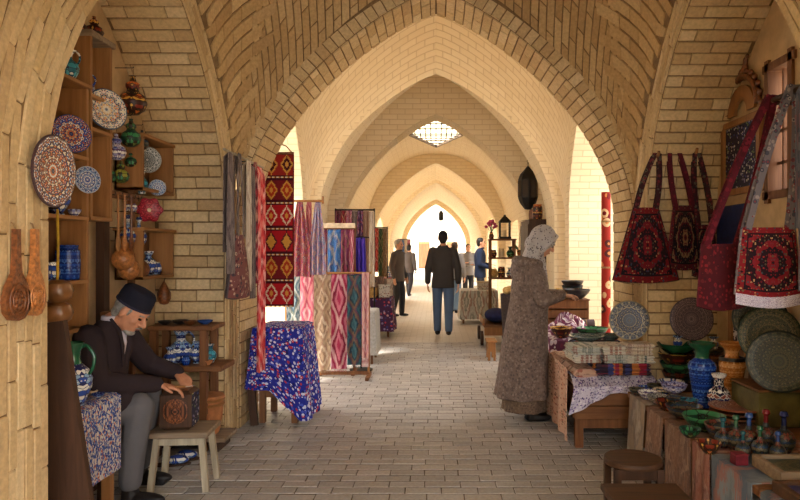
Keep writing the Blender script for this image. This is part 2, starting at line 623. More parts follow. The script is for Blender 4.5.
def arch_wall(name, d0, d1, a, zs, rise, xo, ztop, mat, n=48):
    """a cross wall of the passage, pierced by its pointed arch"""
    mb = MB()
    prof = [(-a, -.05), (-a, zs * .5)] + arch_pts(a, zs, rise, n) + [(a, zs * .5), (a, -.05)]
    s = [0.0]
    for p, q in zip(prof, prof[1:]):
        s.append(s[-1] + math.hypot(q[0] - p[0], q[1] - p[1]))
    grid_mb(mb, [[(x, d0, z) for x, z in prof], [(x, d1, z) for x, z in prof]],
            [[(t, 0) for t in s], [(t, d1 - d0) for t in s]], True)
    for d, fl in ((d0, False), (d1, True)):
        up = arch_pts(a, zs, rise, n)
        grid_mb(mb, [[(x, d, z) for x, z in up], [(x, d, ztop) for x, z in up]],
                [[(x, z) for x, z in up], [(x, ztop) for x, z in up]], fl)
        for sg in (-1, 1):
            xs = [sg * a, sg * xo] if sg > 0 else [-xo, -a]
            grid_mb(mb, [[(x, d, -.05) for x in xs], [(x, d, ztop) for x in xs]], [[(x, 0) for x in xs], [(x, ztop) for x in xs]], fl)
    for sg in (-1, 1):
        grid_mb(mb, [[(sg * xo, d0, 0), (sg * xo, d1, 0)], [(sg * xo, d0, ztop), (sg * xo, d1, ztop)]],
                [[(d0, 0), (d1, 0)], [(d0, ztop), (d1, ztop)]], sg < 0)
    grid_mb(mb, [[(-xo, d0, ztop), (xo, d0, ztop)], [(-xo, d1, ztop), (xo, d1, ztop)]], [[(0, 0), (1, 0)], [(0, 1), (1, 1)]])
    return struct(mb.build(name, mat, smooth=True))


def sail(name, d0, d1, a, zfun, mat, nx=48, ny=36, hole=None):
    """vault over one bay: height zfun(x, d); hole = (centre d, half x, half d) of a diamond opening"""
    mb = MB()
    xs = [-a * math.cos(PI * k / nx) for k in range(nx + 1)]
    if hole:
        xs = sorted(set(xs + [hole[1] * k / 12 for k in range(-12, 13)]))
    arc, dm = {xs[0]: 0.0}, (d0 + d1) / 2
    for p, q in zip(xs, xs[1:]):
        arc[q] = arc[p] + math.hypot(q - p, zfun(q, dm) - zfun(p, dm))
    dd = np.linspace(d0, d1, 200)
    da = np.concatenate([[0], np.cumsum(np.hypot(np.diff(dd), np.diff([zfun(a * .5, k) for k in dd])))])
    def column(x0, x1, da0, da1, db0, db1):
        r0, r1, u0, u1 = [], [], [], []
        for k in range(ny + 1):
            t = k / ny
            p = da0 + (db0 - da0) * t; q = da1 + (db1 - da1) * t
            r0.append((x0, p, zfun(x0, p))); r1.append((x1, q, zfun(x1, q)))
            u0.append((arc[x0], float(np.interp(p, dd, da)))); u1.append((arc[x1], float(np.interp(q, dd, da))))
        grid_mb(mb, [r0, r1], [u0, u1], True)
    for x0, x1 in zip(xs, xs[1:]):
        if hole and abs((x0 + x1) / 2) < hole[1]:
            e = lambda x: hole[2] * (1 - abs(x) / hole[1])
            column(x0, x1, d0, d0, hole[0] - e(x0), hole[0] - e(x1))
            column(x0, x1, hole[0] + e(x0), hole[0] + e(x1), d1, d1)
        else:
            column(x0, x1, d0, d0, d1, d1)
    return struct(mb.build(name, mat))


def side_wall(name, sg, X, Xo, d0, d1, top, mat, opening=None, n=40, wrap=True):
    """side wall of a bay at |x| = X, thickness to Xo; opening = (centre, half, spring, rise)"""
    mb = MB()
    ds = [d0 + (d1 - d0) * k / 60 for k in range(61)]
    if opening:
        c, h, zs, rise = opening
        op = [(c + x, z) for x, z in arch_pts(h, zs, rise, n)]
        lo = [d for d in ds if d < c - h - 1e-4] + [c - h]
        hi = [c + h] + [d for d in ds if d > c + h + 1e-4]
        cols = [(d, -.05) for d in lo], op, [(d, -.05) for d in hi]
    else:
        cols = ([(d, -.05) for d in ds],)
    for seq in cols:
        if len(seq) > 1:
            grid_mb(mb, [[(sg * X, d, z) for d, z in seq], [(sg * X, d, max(z + .01, top(d))) for d, z in seq]],
                    [[(d, z) for d, z in seq], [(d, top(d)) for d, z in seq]], sg > 0)
    if opening and wrap:
        pr = [(c - h, -.05)] + op + [(c + h, -.05)]
        s = [0.0]
        for p, q in zip(pr, pr[1:]):
            s.append(s[-1] + math.hypot(q[0] - p[0], q[1] - p[1]))
        grid_mb(mb, [[(sg * X, d, z) for d, z in pr], [(sg * Xo, d, z) for d, z in pr]],
                [[(0, t) for t in s], [(Xo - X, t) for t in s]], sg < 0)
    return struct(mb.build(name, mat))


# ------------------------------------------------------------------ bricks as pieces
def onscreen(p, m=70):
    if p[1] < 0.4:
        return False
    x = VX + p[0] / p[1] * FPX; y = VY - (p[2] - CAMH) / p[1] * FPX
    return -m < x < 800 + m and -m < y < 500 + m


def brick_piece(S, quad, h, sink=0.012, seg=(1, 1)):
    """one brick bent onto the surface S(u, v) -> (point, normal); quad = 4 uv corners; returns verts, faces"""
    nu, nv = seg
    A, B, Cc, D = (np.array(q) for q in quad)
    vs_ = []
    cen = (A + B + Cc + D) / 4
    for lev in (0, 1, 2):
        for j in range(nv + 1):
            for i in range(nu + 1):
                a, b = i / nu, j / nv
                q = (A * (1 - a) + B * a) * (1 - b) + (D * (1 - a) + Cc * a) * b
                if lev == 2:
                    q = q + (cen - q) * 0.035
                p, n = S(q[0], q[1])
                vs_.append(p + n * ((-sink, h - 0.004, h)[lev]))
    W = nu + 1; N = W * (nv + 1)
    fs = []
    ring = [i for i in range(nu)] + [nu + W * j for j in range(nv)] + [nv * W + i for i in range(nu, 0, -1)] + [W * j for j in range(nv, 0, -1)]
    for lev in (0, 1):
        for k in range(len(ring)):
            a, b = ring[k], ring[(k + 1) % len(ring)]
            fs.append((lev * N + a, lev * N + b, (lev + 1) * N + b, (lev + 1) * N + a))
    for j in range(nv):
        for i in range(nu):
            q = (j * W + i, j * W + i + 1, (j + 1) * W + i + 1, (j + 1) * W + i)
            fs.append(tuple(2 * N + k for k in q))
    return vs_, fs


def lay(S, quads, parent, mat, name='brick', limit=300, h=0.010, var=0.003, seg=(1, 1), margin=70, rest=True, jit=0.0015):
    """lay bricks on S; the `limit` largest in view are objects, the others one joined piece"""
    todo = []
    for q in quads:
        qc = np.mean(np.array(q), axis=0)
        p, n = S(qc[0], qc[1])
        if not onscreen(p, margin):
            continue
        todo.append((p.length, q))
    todo.sort(key=lambda t: t[0])
    bulk = MB()
    for k, (dist, q) in enumerate(todo):
        jq = [(a + random.uniform(-jit, jit), b + random.uniform(-jit, jit)) for a, b in q]
        vs_, fs = brick_piece(S, jq, h + random.uniform(-var, var), seg=seg)
        if k < limit:
            o = sum(vs_, Vector()) / len(vs_)
            m = MB(); m.add([v - o for v in vs_], fs)
            m.build(name, mat, parent, o, smooth=False)
        elif rest:
            bulk.add(vs_, fs)
    if bulk.v:
        tag(bulk.build(name + '_bed', mat, parent, smooth=False), kind='stuff')


def courses(u0, u1, v0, v1, bl, bh, gap=0.008, half=0.5, rnd=0.0, skip=None, gu=None):
    """running bond: long side along u, courses stacked along v"""
    out, j, v = [], 0, v0
    gu = gap if gu is None else gu
    while v < v1 - 1e-6:
        ve = min(v + bh, v1)
        u = u0 - bl * (half if j % 2 else 0) - random.uniform(0, rnd)
        while u < u1 - 1e-6:
            a, b = max(u, u0), min(u + bl, u1)
            if b - a > bl * 0.12 and ve - v > bh * .35 and not (skip and skip((a + b) / 2, (v + ve) / 2)):
                out.append([(a + gu / 2, v + gap / 2), (b - gu / 2, v + gap / 2), (b - gu / 2, ve - gap / 2), (a + gu / 2, ve - gap / 2)])
            u += bl
        v = ve; j += 1
    return out


# ------------------------------------------------------------------ bay 1: the shop bay in front
HW = 1.62                       # half width of the passage
NB_ = 2.15                      # back wall of the side niches
ND0, ND1 = 2.75, 5.05           # niche opening along the passage
NC, NH, NZ, NR = 3.90, 1.15, 1.75, 1.45
WD0, WD1, WC, WH, WR = 1.90, 5.37, 3.635, 1.735, 1.80
zweb1 = lambda x, d: 1.75 + 1.98 * T(x / HW) + WR * T((d - WC) / WH)
top1 = lambda d: zweb1(HW, d) + 0.03

floor_mb = MB()
def fquad(x0, x1, y0, y1, z):
    grid_mb(floor_mb, [[(x, y, z) for x in (x0, x1)] for y in (y0, y1)], [[(x, y) for x in (x0, x1)] for y in (y0, y1)])
fquad(-2.3, 2.3, 3.3, 10.4, -0.006)
fquad(-2.3, 2.3, -8, 3.3, -0.012); fquad(-2.3, 2.3, 10.4, 60, -0.012)
fquad(-60, 60, -60, 120, -0.016)
floor = struct(floor_mb.build('floor', [PAVEFAR, plain('paving_joint', C(104, 92, 80), .95, 30, .2)], smooth=False))
floor.data.polygons[0].material_index = 1
Sf = lambda u, v: (Vector((u, v, -0.012)), Vector((0, 0, 1)))
lay(Sf, courses(-2.14, 2.14, 3.5, 10.4, 0.22, 0.108, 0.016, 0.5, 0.05, None, 0.005), floor, PAVER, 'paver', 300, 0.010, 0.002, margin=25)
PAVE_END = 10.4

walls1 = {}
for sg, nm in ((-1, 'wall_left'), (1, 'wall_right')):
    w = side_wall(nm, sg, HW, NB_, WD0 - 0.7, WD1, top1, MORTAR, (NC, NH, NZ, NR))
    walls1[sg] = w
    # back wall of the niche
    mb = MB()
    ex = 0.05
    pr = [(NC - NH - ex, 0.0)] + [(NC + x * (1 + ex), z + ex) for x, z in arch_pts(NH, NZ, NR, 40)] + [(NC + NH + ex, 0.0)]
    if sg < 0:
        grid_mb(mb, [[(sg * NB_, d, -.05) for d, z in pr], [(sg * NB_, d, z) for d, z in pr]], [[(d, 0) for d, z in pr], [(d, z) for d, z in pr]])
    else:                       # the right one has a small barred window
        wd0, wd1, wz0, wz1 = 3.98, 4.26, 1.80, 2.62
        ds = sorted(set([d for d, z in pr] + [wd0, wd1]))
        zt = lambda d: NZ + ex + NR * T((d - NC) / (NH * (1 + ex)))
        for a, b in zip(ds, ds[1:]):
            if b - a < 1e-5: continue
            if wd0 - 1e-6 <= a and b <= wd1 + 1e-6:
                spans = [(-.05, -.05, wz0, wz0), (wz1, wz1, zt(a), zt(b))]
            else:
                spans = [(-.05, -.05, zt(a), zt(b))]
            for (a0, b0, a1, b1) in spans:
                mb.add([(NB_, a, a0), (NB_, b, b0), (NB_, b, b1), (NB_, a, a1)], [(0, 1, 2, 3)], [[(a, a0), (b, b0), (b, b1), (a, a1)]])
        fr = MB()
        for d in (wd0, wd1):
            fr.box((NB_ + .06, d, (wz0 + wz1) / 2), (.16, .05, wz1 - wz0 + .1))
        for z in (wz0, wz1):
            fr.box((NB_ + .06, (wd0 + wd1) / 2, z), (.16, wd1 - wd0 + .1, .05))
        win1 = struct(fr.build('window_1', WOOD_M, smooth=False))
        for k in (1, 2, 3):
            MB().box((NB_ + .05, (wd0 + wd1) / 2, wz0 + (wz1 - wz0) * k / 4), (.02, wd1 - wd0, .018)).build('bar', WOOD_M, win1, smooth=False)
        for k in (1, 2):
            MB().box((NB_ + .05, wd0 + (wd1 - wd0) * k / 3, (wz0 + wz1) / 2), (.02, .018, wz1 - wz0)).build('bar', WOOD_M, win1, smooth=False)
    struct(mb.build('wall_niche', PLASTER, smooth=False))

    # --- bricks of the far jamb and soffit: courses across the niche
    npr = [(ND1, z) for z in np.linspace(0, NZ, 12)[:-1]] + [(NC - x, z) for x, z in arch_pts(NH, NZ, NR, 60)][:31]
    ss = np.concatenate([[0], np.cumsum([math.dist(p, q) for p, q in zip(npr, npr[1:])])])
    pd = np.array([p[0] for p in npr]); pz = np.array([p[1] for p in npr])
    def Sj(u, v, sg=sg, ss=ss, pd=pd, pz=pz):
        d, z = np.interp(v, ss, pd), np.interp(v, ss, pz)
        d2, z2 = np.interp(v + .02, ss, pd), np.interp(v + .02, ss, pz)
        d1_, z1_ = np.interp(v - .02, ss, pd), np.interp(v - .02, ss, pz)
        n = Vector((0, -(z2 - z1_), (d2 - d1_))).normalized()
        return Vector((sg * (HW + u), d, z)), n
    lay(Sj, courses(0.0, NB_ - HW, 0.02, ss[-1] - .05, 0.262, 0.0865, 0.0115, 0.5, 0.07, None, 0.007), w, BRICK, 'brick', 300, 0.012, 0.004, margin=60)
    # --- concentric bricks round the opening, on the wall face (near side and far side)
    for side in (-1, 1):
        e = [(NC + side * NH, z) for z in np.linspace(0, NZ, 12)[:-1]] + [(NC + side * NH * math.cos(PI * k / 60), NZ + NR * T(math.cos(PI * k / 60))) for k in range(0, 31)]
        s2 = np.concatenate([[0], np.cumsum([math.dist(p, q) for p, q in zip(e, e[1:])])])
        ed = np.array([p[0] for p in e]); ez = np.array([p[1] for p in e])
        def Sr(u, v, sg=sg, s2=s2, ed=ed, ez=ez, side=side):
            d, z = np.interp(u, s2, ed), np.interp(u, s2, ez)
            a = np.array([np.interp(u + .12, s2, ed) - np.interp(u - .12, s2, ed), np.interp(u + .12, s2, ez) - np.interp(u - .12, s2, ez)])
            a = a / (np.linalg.norm(a) + 1e-9)
            nd, nz = (a[1] * side, -a[0] * side)
            return Vector((sg * HW, d + nd * v, z + nz * v)), Vector((-sg, 0, 0))
        def bad(u, v, Sr=Sr):
            p, _ = Sr(u, v)
            return p.y > WD1 - 0.02 or p.y < 1.3 or p.z > top1(p.y) - 0.05
        wide = 0.72 if side < 0 else 0.34
        lay(Sr, courses(0.02, s2[-1] - .03, 0.004, wide, 0.34, 0.052, 0.009, 0.5, 0.3, bad, 0.005), w, BRICK, 'brick', 300 if side < 0 else 150, 0.010, 0.004, (1, 1), 60)

# --- web of the vault, brick by brick
ceil1 = sail('ceiling', WD0 - .02, WD1 + .02, HW + .02, lambda x, d: zweb1(x, d) + .004, MORTAR, 60, 60)
xs_ = np.linspace(-HW, 0, 400)
us_ = np.concatenate([[0], np.cumsum(np.hypot(np.diff(xs_), np.diff([1.98 * T(x / HW) for x in xs_])))])
ds_ = np.linspace(WD1, WC, 400)
vs2 = np.concatenate([[0], np.cumsum(np.hypot(np.diff(ds_), np.diff([WR * T((d - WC) / WH) for d in ds_])))])
for sg in (-1, 1):
    def Sw(u, v, sg=sg):
        x = np.interp(u, us_, xs_) * -sg; d = np.interp(v, vs2, ds_)
        z = zweb1(x, d)
        e = 0.01
        xa, xb = max(-HW + .001, x - e), min(HW - .001, x + e)
        da, db = d - e, min(d + e, WD1 - .0005)
        zx = (zweb1(xb, d) - zweb1(xa, d)) / (xb - xa); zd = (zweb1(x, db) - zweb1(x, da)) / (db - da)
        n = Vector((zx, zd, -1)).normalized()
        return Vector((x, d, z)), n
    def fam(u, v):
        x = np.interp(u, us_, xs_); d = np.interp(v, vs2, ds_)
        return (x + HW) / HW - (WD1 - d) / (WD1 - WC)
    th = math.radians(26)
    ct, st = math.cos(th), math.sin(th)
    q1 = []
    for q in courses(-2.4, us_[-1] + .8, -1.0, vs2[-1] + 2.4, 0.34, 0.092, 0.014, 0.5, 0.05, None, 0.008):
        r = [(a * ct + b * st, -a * st + b * ct) for a, b in q]
        c = np.mean(np.array(r), axis=0)
        if 0 < c[0] < us_[-1] and 0 < c[1] < vs2[-1] and fam(c[0], c[1]) < 0.07:
            q1.append([(min(max(a, .006), us_[-1] - .01), min(max(b, .006), vs2[-1] - .01)) for a, b in r])
    q2 = []
    for q in courses(0.01, vs2[-1], 0.01, us_[-1] - .02, 0.28, 0.088, 0.013, 0.5, 0.05, None, 0.008):
        r = [(b, a) for a, b in q]
        r = [r[0], r[3], r[2], r[1]]
        c = np.mean(np.array(r), axis=0)
        if fam(c[0], c[1]) > -0.03:
            q2.append(r)
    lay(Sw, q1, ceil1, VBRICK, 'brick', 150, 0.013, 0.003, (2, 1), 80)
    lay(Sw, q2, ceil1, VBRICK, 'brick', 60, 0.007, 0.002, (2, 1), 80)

# ------------------------------------------------------------------ arch 1 with its ring of voussoirs
A1, A1Z, A1R = 1.60, 1.74, 1.83
D10, D11 = 5.37, 5.93
arch1 = arch_wall('trim_1', D10, D11, A1, A1Z, A1R, 2.30, 6.2, MORTAR, 60)
pr = [(-A1, z) for z in np.linspace(0, A1Z, 10)[:-1]] + arch_pts(A1, A1Z, A1R, 120) + [(A1, z) for z in np.linspace(A1Z, 0, 10)[1:]]
sa = np.concatenate([[0], np.cumsum([math.dist(p, q) for p, q in zip(pr, pr[1:])])])
ax_ = np.array([p[0] for p in pr]); az_ = np.array([p[1] for p in pr])
def Ss(u, v):
    x, z = np.interp(v, sa, ax_), np.interp(v, sa, az_)
    dx = np.interp(v + .02, sa, ax_) - np.interp(v - .02, sa, ax_); dz = np.interp(v + .02, sa, az_) - np.interp(v - .02, sa, az_)
    n = Vector((dz, 0, -dx)).normalized()
    return Vector((x, D10 + u, z)), n
half = sa[-1] / 2
lay(Ss, courses(0.0, D11 - D10, 0.0, half - .004, 0.257, 0.0865, 0.010, 0.5, 0.0) + courses(0.0, D11 - D10, half + .004, sa[-1], 0.257, 0.0865, 0.010, 0.5, 0.0),
    arch1, BRICK, 'brick', 300, 0.010, 0.003, (1, 1), 60)
def Sv(u, v):
    x, z = np.interp(u, sa, ax_), np.interp(u, sa, az_)
    dx = np.interp(u + .05, sa, ax_) - np.interp(u - .05, sa, ax_); dz = np.interp(u + .05, sa, az_) - np.interp(u - .05, sa, az_)
    L = math.hypot(dx, dz)
    return Vector((x - dz / L * v, D10, z + dx / L * v)), Vector((0, -1, 0))
lay(Sv, courses(0.0, half - .004, 0.0, 0.115, 0.082, 0.115, 0.008, 0, 0) + courses(half + .004, sa[-1], 0.0, 0.115, 0.082, 0.115, 0.008, 0, 0),
    arch1, BRICK, 'voussoir', 300, 0.012, 0.003, (1, 1), 60)

# ------------------------------------------------------------------ bays beyond
def arm(name, sg, X, Xend, d0, d1, h, mat, near=1.7):
    """a cross arm open to the sky beyond its first stretch"""
    mb = MB()
    for d, fl, h_ in ((d1, False, h), (d0, True, near)):
        xs = [X, Xend] if sg > 0 else [-Xend, -X]
        grid_mb(mb, [[(x, d, -.05) for x in xs], [(x, d, h_) for x in xs]], [[(x, 0) for x in xs], [(x, h_) for x in xs]], fl)
    ds = [d0, d1]
    he = min(h, 2.4)
    grid_mb(mb, [[(sg * Xend, d, -.05) for d in ds], [(sg * Xend, d, he) for d in ds]], [[(d, 0) for d in ds], [(d, he) for d in ds]], sg > 0)
    return struct(mb.build(name, mat, smooth=False))


# bay 2, lit from open courts on both sides
D20, D21 = 8.80, 9.45
WC2, WH2 = (D11 + D20) / 2, (D20 - D11) / 2
zweb2 = lambda x, d: 1.80 + 2.0 * T(x / 1.72) + 1.95 * T((d - WC2) / WH2)
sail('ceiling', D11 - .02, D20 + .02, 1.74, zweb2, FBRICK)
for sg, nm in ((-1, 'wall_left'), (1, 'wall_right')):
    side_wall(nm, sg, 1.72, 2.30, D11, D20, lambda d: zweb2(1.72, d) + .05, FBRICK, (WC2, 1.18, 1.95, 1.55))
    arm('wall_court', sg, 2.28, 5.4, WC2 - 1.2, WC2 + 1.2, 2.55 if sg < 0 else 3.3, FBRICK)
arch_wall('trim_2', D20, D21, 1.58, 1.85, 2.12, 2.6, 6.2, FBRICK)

# bay 3, a short closed barrel
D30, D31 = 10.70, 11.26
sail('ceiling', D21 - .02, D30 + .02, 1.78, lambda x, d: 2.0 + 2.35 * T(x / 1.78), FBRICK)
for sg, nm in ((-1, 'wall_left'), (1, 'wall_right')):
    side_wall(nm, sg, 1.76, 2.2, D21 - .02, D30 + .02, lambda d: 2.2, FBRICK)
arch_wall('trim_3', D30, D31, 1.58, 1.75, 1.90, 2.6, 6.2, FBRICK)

# bay 4 with the latticed roof light
D40, D41 = 16.5, 17.0
HOLE = (13.9, 0.56, 1.75)
zweb4 = lambda x, d: 1.9 + 2.06 * max(0, 1 - (abs(x) / 1.76) ** 2.2) ** 0.5 - 0.035 * (d - 13.5)
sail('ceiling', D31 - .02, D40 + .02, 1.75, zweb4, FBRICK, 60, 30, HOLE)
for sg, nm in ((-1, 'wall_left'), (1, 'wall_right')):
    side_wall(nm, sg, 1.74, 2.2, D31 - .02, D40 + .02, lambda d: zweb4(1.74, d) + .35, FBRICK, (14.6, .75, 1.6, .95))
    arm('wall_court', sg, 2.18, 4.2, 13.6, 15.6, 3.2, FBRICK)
fr = MB()
cs4 = [(0, HOLE[0] - HOLE[2]), (HOLE[1], HOLE[0]), (0, HOLE[0] + HOLE[2]), (-HOLE[1], HOLE[0])]
for (xa, da), (xb, db) in zip(cs4, cs4[1:] + cs4[:1]):
    fr.bar((xa, da, zweb4(xa, da) + .02), (xb, db, zweb4(xb, db) + .02), .04, .05)
win2 = struct(fr.build('window_2', WOOD_GX, smooth=False))
for k in range(-4, 5):
    x = k * HOLE[1] / 5
    e = HOLE[2] * (1 - abs(x) / HOLE[1])
    MB().bar((x, HOLE[0] - e, zweb4(x, HOLE[0] - e) + .03), (x, HOLE[0] + e, zweb4(x, HOLE[0] + e) + .03), .022, .02).build('bar', IRON, win2, smooth=False)
    d = HOLE[0] + k * HOLE[2] / 5
    e = HOLE[1] * (1 - abs(d - HOLE[0]) / HOLE[2])
    MB().bar((-e, d, zweb4(e, d) + .03), (e, d, zweb4(e, d) + .03), .05, .02).build('bar', IRON, win2, smooth=False)
arch_wall('trim_4', D40, D41, 1.58, 1.75, 1.87, 2.6, 5.6, FBRICK)

# bay 5, wide open at the sides
D50, D51 = 22.7, 23.3
WC5, WH5 = (D41 + D50) / 2, (D50 - D41) / 2
zweb5 = lambda x, d: 1.85 + 2.0 * T(x / 1.74) + 0.9 * T((d - WC5) / WH5)
sail('ceiling', D41 - .02, D50 + .02, 1.74, zweb5, FBRICK)
for sg, nm in ((-1, 'wall_left'), (1, 'wall_right')):
    side_wall(nm, sg, 1.72, 2.1, D41, D50, lambda d: zweb5(1.72, d) + .05, FBRICK, (WC5, 2.4, 1.6, 0.95))
    arm('wall_court', sg, 2.08, 5.5, WC5 - 2.5, WC5 + 2.5, 2.6, PALEWALL)
arch_wall('trim_5', D50, D51, 1.58, 1.75, 2.01, 2.6, 5.4, FBRICK)

# bay 6, the last and longest
D60, D61 = 34.0, 34.6
sail('ceiling', D51 - .02, D60 + .02, 1.76, lambda x, d: 1.9 + 2.15 * T(x / 1.76), FBRICK)
for sg, nm in ((-1, 'wall_left'), (1, 'wall_right')):
    side_wall(nm, sg, 1.75, 2.1, D51, D60, lambda d: 2.0, FBRICK, (28.6, 1.5, 1.3, 0.6))
arch_wall('trim_6', D60, D61, 1.56, 1.7, 2.1, 2.6, 5.0, FBRICK)

# house across the square at the far end
mb = MB().box((0, 52.3, 4.5), (24, .6, 9.0))
wend = struct(mb.build('wall_end', PALEWALL, smooth=False))
for k, px in enumerate((424, 452)):
    X = XZ(px, 52)
    dmb = MB().box((X, 51.97, 1.05), (.9, .1, 2.1))
    d_ = struct(dmb.build('door_%d' % (k + 1), WOOD_L, smooth=False))
    for sx in (-1, 1):
        MB().box((X + sx * .21, 51.90, 1.0), (.38, .06, 1.9), bev=.01).build('leaf', WOOD_M, d_, smooth=False)

# behind the viewer: the mouth of the passage, with unseen walls and vault added to shape the light
arch_wall('trim_7', WD0 - .7, WD0 + .02, A1, A1Z, A1R, 2.3, 6.2, FBRICK)
mb = MB().box((-2.0, -3.4, 4.6), (.5, 9.2, 9.3))  # added unseen tall wall, keeps direct sun out of the near bay
struct(mb.build('wall_light_screen', FBRICK, smooth=False))
mb = MB().box((4.4, -3.4, .6), (.4, 9.2, 1.3))  # added unseen low wall, kept low so sky light enters from the right
struct(mb.build('wall_light_screen', FBRICK, smooth=False))
sail('ceiling', -2.2, WD0 - .68, HW + .05, lambda x, d: 1.9 + 2.2 * T(x / (HW + .05)), FBRICK)  # added unseen vault, cuts the sky light reaching the near bay

# ------------------------------------------------------------------ goods: materials
WHT, IVO, NAVY, COB, TEAL, TURQ = C(232, 230, 224), C(222, 208, 180), C(28, 38, 92), C(44, 78, 168), C(36, 110, 130), C(70, 160, 180)
ORG, RED, MAR, GRN, DGRN, BLK, GLD = C(206, 112, 48), C(176, 34, 40), C(92, 22, 32), C(60, 128, 84), C(30, 70, 50), C(26, 22, 24), C(208, 158, 70)
PNK, MAG, PUR, LIL, GRY, BRN, SKY = C(224, 120, 140), C(178, 44, 92), C(92, 48, 120), C(176, 160, 206), C(150, 146, 144), C(112, 70, 46), C(140, 172, 206)

PL_BIG = kaleido('plate_brown_blue', [C(70, 52, 60), ORG, IVO, C(60, 84, 140), C(120, 70, 56), WHT], 14, 9, line=C(60, 44, 48), rim=C(70, 50, 52))
PL_ORB = kaleido('plate_orange_blue', [NAVY, ORG, WHT, COB, C(226, 190, 140)], 10, 6, line=NAVY, rim=C(50, 60, 100))
PL_MIX = kaleido('plate_mixed', [C(46, 66, 120), IVO, ORG, C(90, 120, 140), C(40, 46, 70), GLD], 9, 6, line=WHT, rim=C(60, 70, 96))
PL_BLU = kaleido('plate_blue_white', [WHT, COB, NAVY, SKY, WHT], 12, 6, line=NAVY, rim=C(190, 200, 216))
PL_GRY = kaleido('plate_grey_white', [C(180, 178, 170), C(70, 74, 76), C(208, 206, 198), C(110, 112, 108)], 12, 6, line=C(60, 60, 60), rim=C(120, 120, 116))
PL_DBL = kaleido('plate_dark_blue', [C(40, 52, 92), C(70, 84, 110), C(196, 180, 140), C(30, 34, 56), C(98, 110, 124)], 16, 10, line=C(120, 112, 96), rim=C(140, 126, 96))
PL_AUB = kaleido('plate_aubergine', [C(58, 44, 56), C(90, 74, 82), C(40, 34, 46), C(140, 120, 116)], 18, 12, line=C(120, 100, 96), rim=C(66, 52, 60))
PL_GRN = kaleido('plate_green', [C(34, 54, 44), C(70, 80, 58), C(24, 36, 32), C(120, 108, 76), C(46, 64, 56)], 18, 11, line=C(120, 112, 84), rim=C(36, 58, 46))
PL_GR2 = kaleido('plate_dark_green', [C(32, 46, 42), C(56, 70, 60), C(22, 30, 30), C(104, 98, 76), C(44, 52, 62)], 20, 12, line=C(84, 82, 64), rim=C(28, 38, 34))
PL_TRAY = kaleido('plate_pale_red', [C(196, 160, 140), C(150, 70, 56), C(220, 196, 170), C(120, 60, 50)], 14, 8, line=C(120, 70, 56), rim=C(140, 84, 60))
V_BLU = kaleido('vessel_blue_white', [WHT, COB, NAVY, SKY, WHT], 6, 26, 'h', line=NAVY)
V_TEAL = kaleido('vessel_teal', [TEAL, TURQ, C(30, 70, 110), WHT, C(60, 120, 130)], 5, 24, 'h', line=C(24, 50, 70))
V_MIX = kaleido('vessel_mixed', [C(50, 70, 130), IVO, ORG, C(90, 50, 50), WHT, TEAL], 7, 34, 'h', line=C(40, 40, 60))
V_GRN = kaleido('vessel_green', [DGRN, GRN, C(120, 130, 70), C(50, 40, 30), C(24, 60, 50)], 5, 24, 'h', line=BLK)
V_BRN = kaleido('vessel_red_brown', [C(120, 44, 26), C(60, 26, 20), ORG, C(40, 34, 30), GLD], 5, 24, 'h', line=C(40, 20, 16))
V_COB = kaleido('vessel_cobalt', [C(24, 52, 128), C(34, 72, 160), C(20, 40, 104), C(70, 110, 180)], 12, 60, 'h', rough=0.22)
V_AMB = kaleido('vessel_amber', [C(196, 126, 62), C(212, 148, 84), C(180, 108, 50), C(224, 170, 110)], 12, 60, 'h', rough=0.25)
V_NAV = kaleido('vessel_navy_white', [C(26, 28, 56), C(40, 40, 80), WHT, C(30, 26, 44), C(130, 70, 60)], 5, 22, 'h', line=C(210, 206, 200), rough=0.2)
V_DRK = kaleido('vessel_dark_mixed', [C(40, 52, 48), C(96, 88, 70), C(28, 30, 36), C(120, 60, 44), C(36, 60, 90)], 7, 40, 'h', line=C(24, 22, 22))
V_LIL = kaleido('vessel_lilac', [C(150, 150, 196), WHT, C(70, 80, 150), C(200, 196, 220), C(110, 70, 110)], 8, 40, 'h', line=C(60, 60, 110))
GREENGLAZE = plain('green_glaze', C(34, 92, 62), 0.2, 12, 0.3, 0.6)
IVOGLAZE = plain('ivory_glaze', C(214, 190, 150), 0.3, 14, 0.15, 0.5)
BLUEGLAZE = plain('blue_glaze', C(40, 70, 130), 0.25, 14, 0.25, 0.5)
DARKGLAZE = plain('dark_glaze', C(44, 40, 40), 0.3, 20, 0.3, 0.5)
COPPER = plain('polished_gourd', C(138, 92, 52), 0.3, 9, 0.3, 0.6)
STRAW = plain('straw', C(206, 168, 104), 0.85, 70, 0.35, bump=0.6)
CANVAS = plain('grey_canvas', C(170, 166, 158), 0.9, 40, 0.15)

K_BLUE = motif('cloth_blue_flowers', C(36, 46, 150), [C(214, 216, 232), C(70, 90, 196), C(186, 60, 70), C(24, 28, 96), C(200, 206, 230)], 42, dens=0.5)
K_LILAC = motif('cloth_lilac_flowers', C(206, 200, 220), [C(86, 66, 140), C(130, 110, 170), C(70, 60, 110), C(230, 226, 236)], 48, dens=0.45)
K_TILE = motif('cloth_blue_orange', C(206, 198, 190), [C(44, 66, 140), C(190, 110, 74), C(70, 100, 170), C(36, 50, 110)], 44, dens=0.52, line=C(60, 84, 150))
K_PINKF = motif('cloth_faded_flowers', C(206, 170, 148), [C(170, 110, 96), C(150, 120, 100), C(196, 140, 120), C(120, 90, 80)], 26, dens=0.42)
K_PURP = motif('cloth_purple_mix', C(70, 40, 74), [C(176, 60, 80), C(140, 130, 170), C(60, 60, 120), C(190, 150, 150)], 18)
K_WHITE = motif('cloth_white_grey', C(206, 200, 188), [C(130, 120, 110), C(160, 120, 110), C(100, 110, 110), C(176, 168, 150)], 34)
